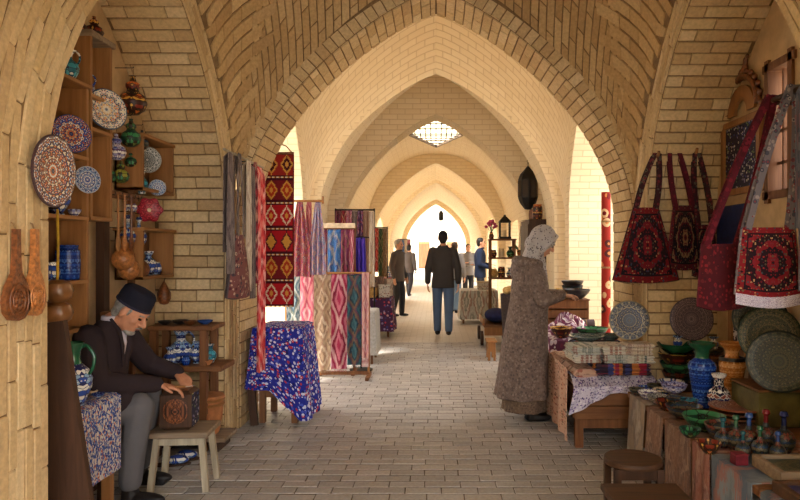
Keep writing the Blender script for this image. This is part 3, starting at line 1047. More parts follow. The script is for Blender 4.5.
K_STRIPE = ikat('cloth_grey_stripes', [C(196, 196, 188), C(120, 128, 120), C(214, 208, 196), C(150, 110, 100), C(176, 180, 172)], 4.0, 1.0, 0.5)
K_SUZ = motif('cloth_dark_medallions', C(60, 46, 60), [C(150, 40, 60), C(200, 190, 190), C(60, 70, 130), C(190, 120, 60)], 12, dens=0.5)
K_HEAP = motif('cloth_plum_white', C(110, 60, 90), [C(226, 214, 220), C(190, 170, 190), C(130, 60, 90), C(236, 230, 230)], 14, dens=0.55)
I_RED = ikat('ikat_red_pink', [C(206, 52, 58), C(236, 150, 140), C(226, 84, 84), C(150, 30, 46), C(244, 200, 190)], 1, 5)
I_PINK = ikat('ikat_rose', [C(176, 92, 108), C(204, 158, 158), C(150, 52, 76), C(186, 122, 122)], 1, 4)
I_TEAL = ikat('ikat_teal_grey', [C(62, 84, 94), C(130, 138, 138), C(38, 58, 72), C(96, 96, 80), C(164, 164, 158)], 1, 4)
I_BEIGE = ikat('ikat_beige', [C(168, 144, 118), C(102, 76, 64), C(190, 174, 152), C(128, 94, 80), C(144, 124, 100)], 1.0, 5)
I_MAG = ikat('ikat_crimson', [C(146, 34, 70), C(190, 116, 132), C(112, 22, 50), C(202, 166, 166)], 1, 3)
I_PETR = ikat('ikat_petrol', [C(32, 70, 86), C(60, 100, 108), C(22, 44, 60), C(120, 90, 60), C(96, 52, 68)], 1, 5)
I_PALE = ikat('ikat_pale_pink', [C(190, 142, 142), C(204, 176, 172), C(168, 92, 108), C(194, 160, 152)], 1, 6)
I_MULT = ikat('ikat_many_colours', [C(196, 60, 90), C(60, 90, 160), C(220, 140, 60), C(120, 50, 110), C(200, 190, 180), C(40, 60, 90)], 2, 7, 0.2)
I_BLUE = ikat('ikat_blue', [C(44, 90, 160), C(90, 140, 190), C(30, 50, 110), C(180, 170, 150), C(60, 110, 150)], 1, 4, 0.2)
I_MARO = ikat('ikat_maroon', [C(96, 36, 60), C(140, 60, 80), C(60, 30, 60), C(150, 110, 90), C(110, 40, 90)], 1, 4, 0.2)
I_VIOL = ikat('ikat_violet', [C(70, 50, 170), C(50, 40, 140), C(110, 70, 190), C(60, 44, 150)], 1, 2, 0.3)
I_GREY = ikat('ikat_smoke', [C(96, 84, 84), C(130, 116, 112), C(74, 62, 66), C(150, 134, 126)], 1, 3, 0.3)
I_CREAM = ikat('ikat_cream', [C(206, 192, 172), C(180, 160, 140), C(216, 206, 190), C(150, 120, 110)], 1, 3, 0.3)
I_WINE = ikat('ikat_wine', [C(120, 24, 44), C(170, 60, 70), C(80, 18, 36), C(196, 150, 130)], 1, 5)
I_GREEN = ikat('ikat_green', [C(60, 96, 74), C(120, 140, 100), C(40, 64, 56), C(176, 160, 120)], 1, 4)
I_RUST = ikat('ikat_rust', [C(132, 98, 80), C(156, 122, 102), C(112, 84, 72), C(170, 142, 122), C(100, 82, 76)], 1, 2, 0.5)
I_ASH = ikat('ikat_ash', [C(150, 136, 122), C(172, 160, 146), C(126, 112, 104), C(160, 140, 120)], 1, 2, 0.3)
I_DENIM = ikat('ikat_washed_blue', [C(110, 122, 136), C(136, 146, 156), C(160, 110, 104), C(90, 104, 124)], 1, 2, 0.3)
KILIM = kilim('kilim_red', C(186, 30, 38), C(70, 20, 30), C(220, 160, 70), C(236, 214, 186))
KILIM2 = kilim('kilim_rose', C(196, 70, 90), C(60, 24, 50), C(210, 180, 120), C(230, 210, 200))
RUG_A = rugface('rug_red_black', C(122, 28, 32), C(34, 24, 30), [C(176, 50, 46), C(96, 90, 70), C(60, 70, 90), C(190, 150, 100), C(120, 30, 40)])
RUG_B = rugface('rug_dark_wine', C(84, 22, 32), C(26, 20, 26), [C(110, 34, 40), C(80, 70, 60), C(50, 50, 66), C(130, 100, 70)])
RUG_C = rugface('rug_crimson_medallion', C(140, 32, 42), C(40, 26, 34), [C(196, 70, 60), C(120, 110, 80), C(206, 170, 120), C(70, 90, 100), C(140, 40, 50)])
STRAP_D = motif('strap_dark_woven', C(58, 26, 32), [C(110, 40, 46), C(90, 84, 72), C(40, 34, 40)], 40, coord='Object')
STRAP_R = motif('strap_wine_velvet', C(84, 20, 34), [C(110, 30, 44), C(70, 20, 30)], 30, coord='Object')
STRAP_G = motif('strap_grey_woven', C(110, 104, 110), [C(70, 70, 84), C(150, 140, 140), C(120, 60, 70)], 40, coord='Object')
MOSAIC = motif('mosaic_tiles', C(52, 48, 66), [C(206, 200, 190), C(70, 80, 140), C(120, 140, 90), C(30, 28, 40), C(150, 140, 170)], 48, dens=0.40, coord='Object')
LATTICE = kaleido('lattice_tile', [C(40, 34, 40), C(200, 190, 180), C(60, 50, 56)], 6, 30, 'h', line=C(210, 200, 190))

# ------------------------------------------------------------------ goods: builders
def plate(label, R, mat, loc, normal, group=None, name='plate', depth=0.14, cat='plate', spin=0.0):
    pr = [(0, 0), (R * .28, 0), (R * .32, -R * .02), (R * .52, R * .015), (R * .72, R * depth * .55), (R * .97, R * depth), (R, R * depth + .003),
          (R, R * depth + .008), (R * .96, R * depth + .011), (R * .70, R * depth * .55 + .012), (R * .5, R * .02 + .012), (0, .014)]
    o = MB().lathe(pr, 40).build(name, mat, loc=loc, rot=facing(normal))
    return tag(o, label, cat, group)


def bowl(label, R, H, mat, loc, group=None, name='bowl', rot=None):
    pr = [(0, 0), (R * .42, 0), (R * .45, H * .10), (R * .60, H * .22), (R * .86, H * .62), (R, H), (R * .965, H + .003), (R * .82, H * .66), (R * .55, H * .30), (0, H * .20)]
    o = MB().lathe(pr, 32).build(name, mat, loc=loc, rot=rot)
    return tag(o, label, 'bowl', group)


PROF = {
    'baluster': [(0, 0), (.185, 0), (.19, .02), (.15, .07), (.135, .13), (.155, .25), (.19, .45), (.215, .62), (.205, .68), (.15, .725), (.115, .76), (.11, .84), (.14, .90), (.215, .97), (.225, 1.0), (.205, .99), (.12, .90), (.09, .80), (0, .78)],
    'jug': [(0, 0), (.20, 0), (.21, .02), (.25, .10), (.34, .28), (.355, .42), (.29, .56), (.17, .66), (.135, .74), (.15, .86), (.22, .97), (.225, 1.0), (.20, .99), (.13, .86), (0, .80)],
    'vase': [(0, 0), (.17, 0), (.18, .03), (.14, .09), (.22, .2), (.33, .38), (.34, .5), (.26, .62), (.13, .72), (.11, .8), (.20, .95), (.21, 1.0), (.18, .985), (.09, .84), (0, .8)],
    'pot': [(0, 0), (.32, 0), (.36, .06), (.46, .3), (.47, .55), (.40, .78), (.33, .86), (.36, 1.0), (.33, 1.0), (.30, .86), (0, .7)],
    'bottle': [(0, 0), (.22, 0), (.25, .05), (.36, .2), (.38, .34), (.28, .48), (.12, .56), (.085, .66), (.08, .84), (.15, .9), (.13, .97), (.10, 1.0), (0, .98)],
    'gourd': [(0, 0), (.16, .01), (.34, .12), (.42, .30), (.36, .48), (.20, .58), (.17, .64), (.22, .72), (.20, .80), (.10, .86), (.07, .96), (.09, 1.0), (0, 1.0)],
    'jar': [(0, 0), (.30, 0), (.32, .04), (.34, .5), (.32, .85), (.27, .9), (.29, 1.0), (.26, 1.0), (.24, .88), (0, .7)],
}


def smooth_path(pts, n=5):
    P = [Vector(p) for p in pts]
    P = [P[0] * 2 - P[1]] + P + [P[-1] * 2 - P[-2]]
    out = []
    for a, b, c, d in zip(P, P[1:], P[2:], P[3:]):
        for k in range(n):
            t = k / n
            out.append(.5 * ((2 * b) + (c - a) * t + (2 * a - 5 * b + 4 * c - d) * t * t + (3 * b - a - 3 * c + d) * t ** 3))
    return out + [P[-2]]


def vessel(name, label, cat, kind, H, mat, loc, handles=0, group=None, neck=None, wide=1.0, band=None, hang=0.0, rotz=0.0):
    pr = [(r * H * wide, z * H) for r, z in PROF[kind]]
    simple = not handles and not neck and not hang and not band
    if simple:
        o = MB().lathe(pr, 26).build(name, mat, loc=loc, rot=(0, 0, rotz))
        return tag(o, label, cat, group)
    t = thing(name, label, cat, loc, rotz, group)
    if neck:
        zc = neck[0] * H
        lo = [p for p in pr if p[1] <= zc and pr.index(p) <= 12]
        k = len(lo)
        MB().lathe(pr[:k + 1], 26).build('body', mat, t)
        MB().lathe(pr[k:], 26).build('neck', neck[1], t)
    else:
        MB().lathe(pr, 26).build('body', mat, t)
    rz = lambda zz: max([r for r, z in pr if abs(z - zz * H) < .09 * H] or [.1 * H])
    for s in range(handles):
        sg = 1 if s == 0 else -1
        ra, rb = rz(.9), rz(.5)
        pts = [(sg * ra * .85, 0, .93 * H), (sg * (ra + .05 * H), 0, .95 * H), (sg * (rb + .05 * H), 0, .80 * H), (sg * (rb + .04 * H), 0, .62 * H), (sg * rb * .92, 0, .50 * H)]
        MB().tube(smooth_path(pts), .020 * H + .002, 8).build('handle', neck[1] if neck else mat, t)
    if band:
        rb = rz(band[0])
        MB().lathe([(rb * .9, band[0] * H - .012), (rb * 1.04, band[0] * H - .01), (rb * 1.04, band[0] * H + .01), (rb * .9, band[0] * H + .012)], 26).build('band', band[1], t)
    if hang:
        MB().tube([(0, 0, H * .98), (0.004, 0, H + hang * .5), (0, 0, H + hang)], .0025, 6).build('cord', ROPE, t)
    return t


def hanging(name, label, cat, mat, x, d, zrod, wdt, drop, folds=3, amp=0.012, back=0.25, rotz=0.0, group=None, narrow=0.0, th=0.005, sway=0.0, nv=26, fringe=None):
    """cloth laid over a rod: root at the rod; local x along the rod, the viewed side towards local -y"""
    ph = random.uniform(0, 6)
    rr = 0.016
    tot = drop + back
    def fn(u, v):
        s = v * tot                       # bottom of the front, up, over, down the back
        xx = (u - .5) * wdt
        if s <= drop:
            z = s - drop; y = -rr
            k = (drop - s) / drop
            k2 = 1 - narrow * max(0, 1 - k * 1.6)
        else:
            z = -(s - drop); y = rr; k = (s - drop) / max(drop, .01); k2 = 1 - narrow
            z = min(z, 0)
        a = amp * (0.35 + 0.65 * min(1, k * 2))
        w = a * math.sin(u * folds * 2 * PI + ph + 1.2 * k)
        lift = rr * .6 * max(0, 1 - abs(s - drop) / .03)
        return (xx * k2 + sway * k * k, y + (w if y < 0 else abs(w) * .5), z + lift)
    o = MB().sheet(fn, max(10, int(folds * 6)), nv, th, uv=lambda u, v: (u, v))
    if fringe:
        t = thing(name, label, cat, (x, d, zrod), rotz, group)
        o.build('cloth', mat, t)
        fm = MB()
        for k in range(14):
            u = (k + .5) / 14
            p = Vector(fn(u, 0))
            fm.bar(p, p + Vector((random.uniform(-.006, .006), 0, -fringe)), .004, .003)
        fm.build('fringe', mat, t, smooth=False)
        return t
    ob = o.build(name, mat, loc=(x, d, zrod), rot=(0, 0, rotz))
    return tag(ob, label, cat, group)


def drape_table(name, label, cat, mat, x0, x1, d0, d1, ztop, hem, wave=0.02, n=9, flare=0.04, group=None, sag=0.0):
    """a cloth laid over a table and hanging down all round; hem(x, d) gives the height of its edge"""
    cx, cy = (x0 + x1) / 2, (d0 + d1) / 2
    hx, hy = (x1 - x0) / 2, (d1 - d0) / 2
    ph = random.uniform(0, 6)
    def per(u):
        a = u * 4
        k = int(a) % 4; t = a - int(a)
        P = [(-1, -1), (1, -1), (1, 1), (-1, 1)]
        p, q = P[k], P[(k + 1) % 4]
        return p[0] + (q[0] - p[0]) * t, p[1] + (q[1] - p[1]) * t
    def fn(u, v):
        ux, uy = per(u)
        if v < .3:
            k = v / .3
            return ((ux * hx) * k, (uy * hy) * k, ztop - sag * k + .006)
        k = (v - .3) / .7
        h = hem(cx + ux * hx, cy + uy * hy)
        out = flare * k + wave * k * (1 + math.sin(u * n * 2 * PI + ph)) * .5 + .006 * min(1, k * 8)
        L = math.hypot(ux, uy)
        return (ux * hx + ux / L * out, uy * hy + uy / L * out, ztop - sag + .006 + (h - ztop) * k - .004 * min(1, k * 8))
    o = MB().sheet(fn, 96, 16, 0.005, uv=lambda u, v: (u * (hx + hy) * 4, v * .9)).build(name, mat, loc=(cx, cy, 0))
    return tag(o, label, cat, group)


def table(name, label, x0, x1, d0, d1, z, mt, ml, th=0.04, leg=0.05, apron=0.0, group=None, stretcher=False, cat='table', inset=0.02):
    t = thing(name, label, cat, ((x0 + x1) / 2, (d0 + d1) / 2, 0), 0, group)
    hx, hy = (x1 - x0) / 2, (d1 - d0) / 2
    MB().box((0, 0, z - th / 2), (2 * hx, 2 * hy, th), bev=.006).build('top', mt, t, smooth=False)
    for sx in (-1, 1):
        for sy in (-1, 1):
            MB().box((sx * (hx - leg / 2 - inset), sy * (hy - leg / 2 - inset), (z - th) / 2), (leg, leg, z - th), bev=.004).build('leg', ml, t, smooth=False)
    if apron:
        for sy in (-1, 1):
            MB().box((0, sy * (hy - inset - leg * .5), z - th - apron / 2), (2 * hx - 2 * inset - 2 * leg, .022, apron)).build('apron', mt, t, smooth=False)
        for sx in (-1, 1):
            MB().box((sx * (hx - inset - leg * .5), 0, z - th - apron / 2), (.022, 2 * hy - 2 * inset - 2 * leg, apron)).build('apron', ml, t, smooth=False)
    if stretcher:
        for sy in (-1, 1):
            MB().box((0, sy * (hy - inset - leg * .5), z * .28), (2 * hx - 2 * inset - 2 * leg, .022, .035)).build('stretcher', ml, t, smooth=False)
    return t


def stool(name, label, x, d, z, w, dp, mt, ml, splay=0.04, round_=False, rotz=0.0):
    t = thing(name, label, 'stool', (x, d, 0), rotz)
    if round_:
        MB().lathe([(0, z - .03), (w / 2 * .97, z - .03), (w / 2, z - .024), (w / 2, z - .006), (w / 2 * .97, z), (0, z)], 36).build('seat', mt, t)
    else:
        MB().box((0, 0, z - .0175), (w, dp, .035), bev=.006).build('seat', mt, t, smooth=False)
    lx, ly = w / 2 * .72, dp / 2 * .66
    for sx in (-1, 1):
        for sy in (-1, 1):
            MB().bar((sx * (lx + splay), sy * (ly + splay * .6), 0), (sx * lx, sy * ly, z - .028), .034, .034).build('leg', ml, t, smooth=False)
    for sy in (-1, 1):
        MB().box((0, sy * ly, z - .06), (2 * lx, .018, .05)).build('apron', ml, t, smooth=False)
    return t


def folded(label, x, d, z, w, dp, h, mat, group=None, rotz=0.0, layers=3):
    mb = MB()
    for k in range(layers):
        hh = h / layers
        mb.box((random.uniform(-.010, .010), random.uniform(-.012, .012), hh * (k + .5)), (w * random.uniform(.93, 1), dp * random.uniform(.92, 1), hh * .98), Euler((0, 0, random.uniform(-.03, .03))), bev=hh * .45)
    o = mb.build('folded_textile', mat, loc=(x, d, z), rot=(0, 0, rotz))
    return tag(o, label, 'textile', group)


def bag(label, face, strap, peg, drop, w0, w1, h, rotz=0.0, skew=0.0, depth=0.07, side=None, group=None, off=0.0, hem=None):
    """shoulder bag on a peg: two straps meet at the peg, body hangs below; local -y is the face seen"""
    t = thing('shoulder_bag', label, 'bag', peg, rotz, group)
    side = side or strap
    zt, zb = -drop, -drop - h
    def fn(u, v, s):
        wv = w0 + (w1 - w0) * (1 - v)
        x = (u - .5) * wv + skew * (1 - v) + off
        b = depth / 2 * (math.sin(PI * min(1, max(0, u))) ** .5) * (0.45 + .55 * math.sin(PI * (1 - v) * .75))
        return (x, s * (b + .004), zb + v * h + .02 * math.cos((u - .5) * PI) * -(1 - v))
    MB().sheet(lambda u, v: fn(u, v, -1), 14, 12, .006).build('front_panel', face, t)
    MB().sheet(lambda u, v: fn(1 - u, v, 1), 14, 12, .006).build('back_panel', side, t)
    ed = [fn(0, 1 - k / 10, 0) for k in range(11)] + [fn(k / 12, 0, 0) for k in range(1, 12)] + [fn(1, k / 10, 0) for k in range(11)]
    MB().tube(ed, .008, 6).build('piping', strap, t)
    for s in (-1, 1):
        for e in (-1, 1):
            a = Vector((e * w0 * .42 + off, s * depth * .25, zt - .01))
            top = Vector((e * .012, s * .012, .012))
            mid = (a + top) / 2 + Vector((e * .012, s * .01, -.01))
            sm = MB()
            pts = [a + (top - a) * k / 8 + Vector((e * .016 * math.sin(PI * k / 8), 0, 0)) for k in range(9)]
            for p, q in zip(pts, pts[1:]):
                sm.bar(p, q, .034, .006, (0, 1, 0))
            sm.build('strap', strap, t, smooth=False)
    if hem:
        MB().sheet(lambda u, v: tuple(Vector(fn(u, .0, -1)) + Vector((0, -.004, -.05 + .055 * v))), 14, 3, .005).build('hem', hem, t)
    return t


def tassel_bag_hook(label, p, out=(0, -.06, 0), mat=None):
    t = thing('wall_peg', label, 'peg', p)
    MB().tube([(0, .06, 0), (0, -.05, 0.004), (0, -.085, .01), (0, -.10, .035)], [.015, .014, .013, .011], 8).build('peg', mat or WOOD_L, t)
    return t


def edge_cloth(label, mat, x, d0, d1, z, drop, inset):
    """cloth lying on a table top and hanging down over its aisle edge"""
    w = abs(d1 - d0)
    ph = random.uniform(0, 6)
    def fn(u, v):
        s = v * (drop + inset)
        d = -w / 2 + u * w
        if s < drop:
            k = 1 - s / drop
            return (-.008 - .012 * k * (1 + math.sin(u * 13 + ph)), d + .012 * k * math.sin(ph), s - drop + .004)
        return (-.006 + (s - drop), d, .005)
    o = MB().sheet(fn, 16, 22, .005, uv=lambda u, v: (u, v)).build('hanging_cloth', mat, loc=(x, (d0 + d1) / 2, z))
    return tag(o, label, 'cloth', 'cloths over the pottery table edge')

# ------------------------------------------------------------------ left: shelves in the niche
def shelf_unit(label, d0, d1, z0, z1, shelves, xf=-1.955, xb=-2.14, mat=WOOD_L, th=0.022, top=None):
    t = thing('wall_shelf', label, 'shelf', (xb, (d0 + d1) / 2, z0))
    D, W, H = xf - xb, d1 - d0, z1 - z0
    MB().box((.006, 0, H / 2), (.012, W, H)).build('back_board', WOOD_M, t, smooth=False)
    for s in (-1, 1):
        MB().box((D / 2, s * (W / 2 - th / 2), H / 2), (D, th, H), bev=.003).build('side_board', mat, t, smooth=False)
    for z in shelves:
        MB().box((D / 2, 0, z - z0), (D + .004, W, th), bev=.003).build('shelf_board', WOOD_LY, t, smooth=False)
    MB().box((D / 2, 0, H), (D + .03, W + .03, th * (1.6 if top else 1)), bev=.004).build('top_board', top or WOOD_LY, t, smooth=False)
    return t

shelf_unit('tall honey-wood wall shelf of four tiers beside the near brick pier', 3.12, 3.715, 1.0, 2.365, [1.012, 1.275, 1.625, 1.96])
shelf_unit('narrow upright honey-wood shelf with a grey top board, higher than its neighbours', 3.735, 3.985, 1.62, 2.68, [1.632, 2.14, 2.33], top=WOOD_GX)
shelf_unit('small square wall shelf above the red flower plate', 4.40, 4.92, 1.85, 2.22, [1.861])
shelf_unit('small square wall shelf just over the pinecone carving', 4.40, 4.92, 1.25, 1.59, [1.261])

# vessels on the shelves (shelf boards are 22 mm thick)
def sh(z): return z + .0115
vessel('jug', 'teal glazed jug on top of the four-tier shelf', 'jug', 'jug', .165, V_TEAL, (-2.01, 3.60, 2.365 + .012), 1)
vessel('jug', 'blue and white jug standing beside the teal jug', 'jug', 'jug', .13, V_BLU, (-2.03, 3.83, 2.33 + .0115), 1)
vessel('vase', 'slim mixed-colour vase behind the orange and blue plate', 'vase', 'vase', .19, V_MIX, (-2.06, 3.36, sh(1.96)))
vessel('vase', 'blue and white belly vase on the shelf below the orange plate', 'vase', 'vase', .19, V_BLU, (-2.03, 3.54, sh(1.625)))
bowl('tiny lilac bowl beside the belly vase', .035, .035, V_LIL, (-2.0, 3.65, sh(1.625)))
vessel('vase', 'tall mixed-colour vase next to the two blue pots', 'vase', 'jar', .20, V_MIX, (-2.06, 3.31, sh(1.275)))
vessel('pot', 'squat blue and white pot on the shelf behind the old man', 'pot', 'pot', .10, V_BLU, (-2.03, 3.47, sh(1.275)))
vessel('pot', 'taller blue glazed pot on the shelf behind the old man', 'pot', 'jar', .19, V_COB, (-2.02, 3.62, sh(1.275)))
vessel('jar', 'grey-blue jar on the lowest tier of the tall shelf', 'jar', 'jar', .14, V_BLU, (-2.05, 3.45, sh(1.012)))
for k, (dd, h) in enumerate(((3.79, .10), (3.90, .13))):
    vessel('figurine', ('short', 'tall')[k] + ' red-brown gourd figurine on the grey top board', 'figurine', 'gourd', h, V_BRN, (-2.05 + .03 * k, dd, 2.68 + .0185))
vessel('vase', 'small blue vase in the shelf over the pinecone carving', 'vase', 'vase', .17, V_BLU, (-2.03, 4.66, sh(1.261)))
vessel('pot', 'low blue and white pot in the shelf over the pinecone carving', 'pot', 'pot', .09, V_BLU, (-2.04, 4.80, sh(1.261)))
vessel('cup', 'little ivory cup in the shelf above the red flower plate', 'cup', 'jar', .07, IVOGLAZE, (-2.0, 4.83, sh(1.861)))

def tip(p, n):  # a plate leaning on a shelf
    return p
plate('orange and blue plate leaning in the four-tier shelf', .105, PL_ORB, at(70, 134.5, 3.55) + Vector((.0, 0, 0)), (.80, -.58, .14))
plate('large mixed blue and gold plate in front of the narrow upright shelf', .122, PL_MIX, at(103.5, 110, 3.9) + Vector((.01, 0, 0)), (.82, -.55, .10))
plate('small blue and white plate hung on the edge of the four-tier shelf', .076, PL_BLU, at(86, 180, 3.69), (.86, -.5, .05))
plate('large brown and blue platter hung on the brick pier beside wooden ladles', .150, PL_BIG, (-1.592, 2.72, CAMH + (250 - 171) * 2.72 / FPX), (1, -.03, -.03), depth=.1)
plate('grey and white plate hanging among the gourds', .092, PL_GRY, at(147, 160, 4.6) + Vector((.0, 0, 0)), (.55, -.83, .0))
plate('little blue plate propped in the shelf above the red flower plate', .058, PL_BLU, at(157, 188, 4.66), (.55, -.83, .1))
fl = thing('flower_plate', 'red flower-shaped plate with six petals under a wall shelf', 'plate', at(149, 210, 4.62))
fl.rotation_euler = facing((.55, -.83, .0))
RPL = kaleido('plate_red', [C(150, 24, 44), C(176, 40, 60), C(120, 18, 36), C(190, 70, 80)], 6, 5, line=C(90, 14, 26), rim=C(140, 20, 40))
MB().lathe([(0, 0), (.03, 0), (.06, .008), (.084, .02), (.082, .026), (.055, .014), (0, .008)], 48, wob=lambda a, z: 1 + .09 * math.cos(6 * a)).build('dish', RPL, fl)
MB().lathe([(0, .008), (.014, .008), (.012, .016), (0, .019)], 16).build('centre', IVOGLAZE, fl)

# gourds and bottles hung on cords from hooks in the back wall
def hung(label, px, y0, y1, d, kind, mat, wide=1.0, cat='ornament', nm='hanging_gourd', cord=0.05, handles=0, group=None):
    p = at(px, y1, d)
    H = (y1 - y0) * d / FPX
    t = vessel(nm, label, cat, kind, H, mat, p, handles, group, None, wide * .72, None, cord)
    L = p.x + 2.14
    MB().tube([(-L, 0, H + cord + .004), (0, 0, H + cord + .004), (.006, 0, H + cord + .012)], .003, 6).build('hook', IRON, t)
    return t

hung('red-brown painted gourd hanging highest of all', 133, 76, 115, 4.40, 'gourd', V_BRN, 1.15)
hung('green-brown gourd bottle hanging right below the red-brown gourd', 131, 119, 147, 4.36, 'gourd', V_GRN, 1.15, cord=.02)
hung('grey painted gourd tucked beside the green-brown gourd bottle', 142, 130, 150, 4.52, 'gourd', V_DRK, 1.1, cord=.03)
hung('dark green gourd hanging beside the grey and white plate', 132, 150, 168, 4.42, 'gourd', V_GRN, 1.3, cord=.02)
hung('lilac blue gourd hanging above two green gourds', 116, 134, 160, 4.22, 'gourd', V_LIL, 1.25)
hung('dark green bottle-shaped gourd hanging near the small blue plate', 107, 160, 184, 4.18, 'gourd', V_GRN, 1.2, cord=.02)
hung('yellow-green gourd hanging over the dark rack', 121, 161, 183, 4.30, 'gourd', kaleido('vessel_yellow_green', [C(150, 150, 60), GRN, C(90, 100, 40), C(60, 50, 30)], 5, 24, 'h', line=BLK), 1.2, cord=.02)
hung('teal glazed flask hanging left of the little blue plate', 142, 170, 194, 4.50, 'jug', V_TEAL, .9, cord=.04)
hung('lilac and white gourd hanging next to the red flower plate', 131, 196, 213, 4.45, 'gourd', V_LIL, 1.2, cord=.02)
hung('blue and white bell-shaped bottle hanging above carved pears', 128, 215, 246, 4.40, 'bottle', V_BLU, .95, cord=.02)
hung('second blue and white bottle hanging under the red flower plate', 139, 217, 246, 4.56, 'bottle', V_BLU, .95, cord=.02)
hung('carved wooden pear hanging from the dark rack', 123, 236, 270, 4.26, 'gourd', CARVED_L, 1.1)
hung('long carved wooden pear hanging lowest of the pears', 129, 246, 280, 4.34, 'gourd', CARVED_L, 1.0, cord=.03)
hung('dark carved wooden pear beside the shelf over the pinecone carving', 140, 248, 279, 4.50, 'gourd', CARVED, 1.0, cord=.03)
t = thing('pinecone_carving', 'carved wooden pinecone hung on the brick wall under a shelf', 'carving', at(164, 305, 4.93))
MB().lathe([(0, 0), (.03, .01), (.05, .045), (.045, .09), (.025, .14), (.006, .175), (0, .18)], 16, wob=lambda a, z: 1 + .1 * math.sin(8 * a + 60 * z)).build('cone', CARVED, t)
MB().tube([(0, 0, .175), (0, .03, .22), (0, .105, .225)], .003, 6).build('hook', IRON, t)

t = thing('hanging_rack', 'tall dark wooden rack of posts and rails behind the old man', 'rack', (-2.06, 4.14, 0))
MB().box((0, -.06, .93), (.05, .07, 1.86), bev=.004).build('post', WOOD_D, t, smooth=False)
MB().box((.01, .30, .93), (.035, .04, 1.86), bev=.004).build('post', WOOD_M, t, smooth=False)
for z in (1.80, 1.05):
    MB().box((.03, .11, z), (.03, .46, .045), bev=.004).build('rail', WOOD_M, t, smooth=False)
for k in range(5):
    MB().tube([(.045, -.06 + k * .09, 1.80), (.075, -.06 + k * .09, 1.79), (.08, -.06 + k * .09, 1.81)], .003, 6).build('hook', IRON, t)
for k, (w_, z0_, m_) in enumerate(((.05, 1.30, WOOD_L), (.045, 1.36, CARVED_L), (.05, 1.28, CARVED))):
    p = Vector((-2.06 + .085, 4.10 + .09 * k, 0))
    ob = thing('wooden_spoon', ('honey-coloured', 'pale carved', 'dark carved')[k] + ' wooden spoon hanging on the dark rack', 'spoon', (p.x, p.y, 1.80))
    MB().tube([(0, 0, 0), (0, 0, -.24), (0, 0, -.27)], [.006, .008, .012], 8).build('handle', m_, ob)
    MB().ball((0, 0, -.31), (.012, .028, .05)).build('scoop', m_, ob)

# carved ladles on the near pier
def ladle(label, px, ytop, ybot, d, mat, w):
    x = -HW + .030
    z0, z1 = CAMH - (ybot - 250) * d / FPX, CAMH - (ytop - 250) * d / FPX
    t = thing('carved_ladle', label, 'ladle', (x, d, z1))
    H = z1 - z0
    out = [(0, 0), (.012, 0), (.014, -.30 * H), (.022, -.48 * H), (w * .38, -.62 * H), (w * .5, -.78 * H), (w * .44, -.90 * H), (w * .25, -.98 * H), (0, -H)]
    poly = out + [(-a, b) for a, b in reversed(out[1:-1])]
    M_ = Matrix(((0, 0, 1), (1, 0, 0), (0, 1, 0)))
    MB().prism(poly, .022, M_).build('paddle', mat, t)
    md = MB()
    for r in (w * .36, w * .24):
        md.tube([(.013, r * math.cos(a), -.78 * H + r * 1.15 * math.sin(a)) for a in np.linspace(0, 2 * PI, 25)], .0035, 6, False)
    for k in range(8):
        a = k * PI / 4
        md.ball((.013, w * .15 * math.cos(a), -.78 * H + w * .17 * math.sin(a)), (.005, .010, .010), 8, 6)
    md.ball((.013, 0, -.78 * H), (.008, .014, .014), 10, 6)
    md.build('carving', mat, t)
    MB().tube([(0, 0, -.01), (-.01, 0, .02), (-.028, 0, .03)], .003, 6).build('loop', ROPE, t)
    return t
ladle('dark carved wooden ladle with a broad rosette on the brick pier', 12.5, 229, 321, 2.50, CARVED, .155)
ladle('lighter carved wooden ladle, slimmer, on the brick pier', 30, 229, 316, 2.615, CARVED_L, .125)
t = thing('gourd_pair', 'two polished brown gourds strung one above the other on a yellow cord', 'gourd', (-1.83, 3.19, CAMH - 75 * 3.19 / FPX))
for k, z in enumerate((.06, .165)):
    MB().lathe([(0, -.06), (.03, -.058), (.062, -.035), (.072, 0), (.06, .036), (.03, .052), (0, .055)], 24, (0, 0, z), wob=lambda a, z: 1 + .03 * math.cos(8 * a)).build('gourd', COPPER, t)
MB().tube([(0, 0, .2), (.004, 0, .4), (0, 0, .56)], .006, 6).build('cord', plain('yellow_cord', C(200, 160, 50), .8), t)
MB().tube([(-.31, 0, .565), (0, 0, .565), (.01, 0, .575)], .005, 6).build('hook', IRON, t)

# ------------------------------------------------------------------ left: stand with blue vases by the brick jamb
t = thing('display_stand', 'rough brown two-tier wooden stand holding blue vases', 'stand', (-1.83, 4.86, 0))
MB().box((0, 0, .89), (.46, .30, .032), bev=.005).build('top_board', WOOD_MX, t, smooth=False)
MB().box((.03, 0, .60), (.54, .31, .04), bev=.005).build('lower_board', WOOD_MX, t, smooth=False)
for sx in (-1, 1):
    for sy in (-1, 1):
        MB().box((sx * .18 - .02, sy * .11, .437), (.05, .045, .874), bev=.004).build('leg', WOOD_M, t, smooth=False)
ZT, ZL = .907, .621
for k, (px, R_, lab) in enumerate(((165, .05, 'small dark bowl at the wall end of the stand'), (178, .062, 'dark glazed dish with a chipped look, second on the stand'), (190, .05, 'brown saucer between two dark dishes on the stand'), (203, .058, 'blue-black dish at the open end of the stand'))):
    bowl(lab, R_, .026, [DARKGLAZE, DARKGLAZE, CARVED, BLUEGLAZE][k], (XZ(px, 4.8), 4.8 + .04 * (k % 2), ZT), name='dish')
vessel('jug', 'large blue and white jug with handle on the lower board', 'jug', 'jug', .235, V_BLU, (XZ(181, 4.87), 4.87, ZL), 1)
vessel('vase', 'round blue vase in front of the large jug', 'vase', 'jug', .13, V_BLU, (XZ(170, 4.75), 4.75, ZL))
vessel('pot', 'little dark blue pot beside the round blue vase', 'pot', 'pot', .065, V_COB, (XZ(186, 4.76), 4.76, ZL))
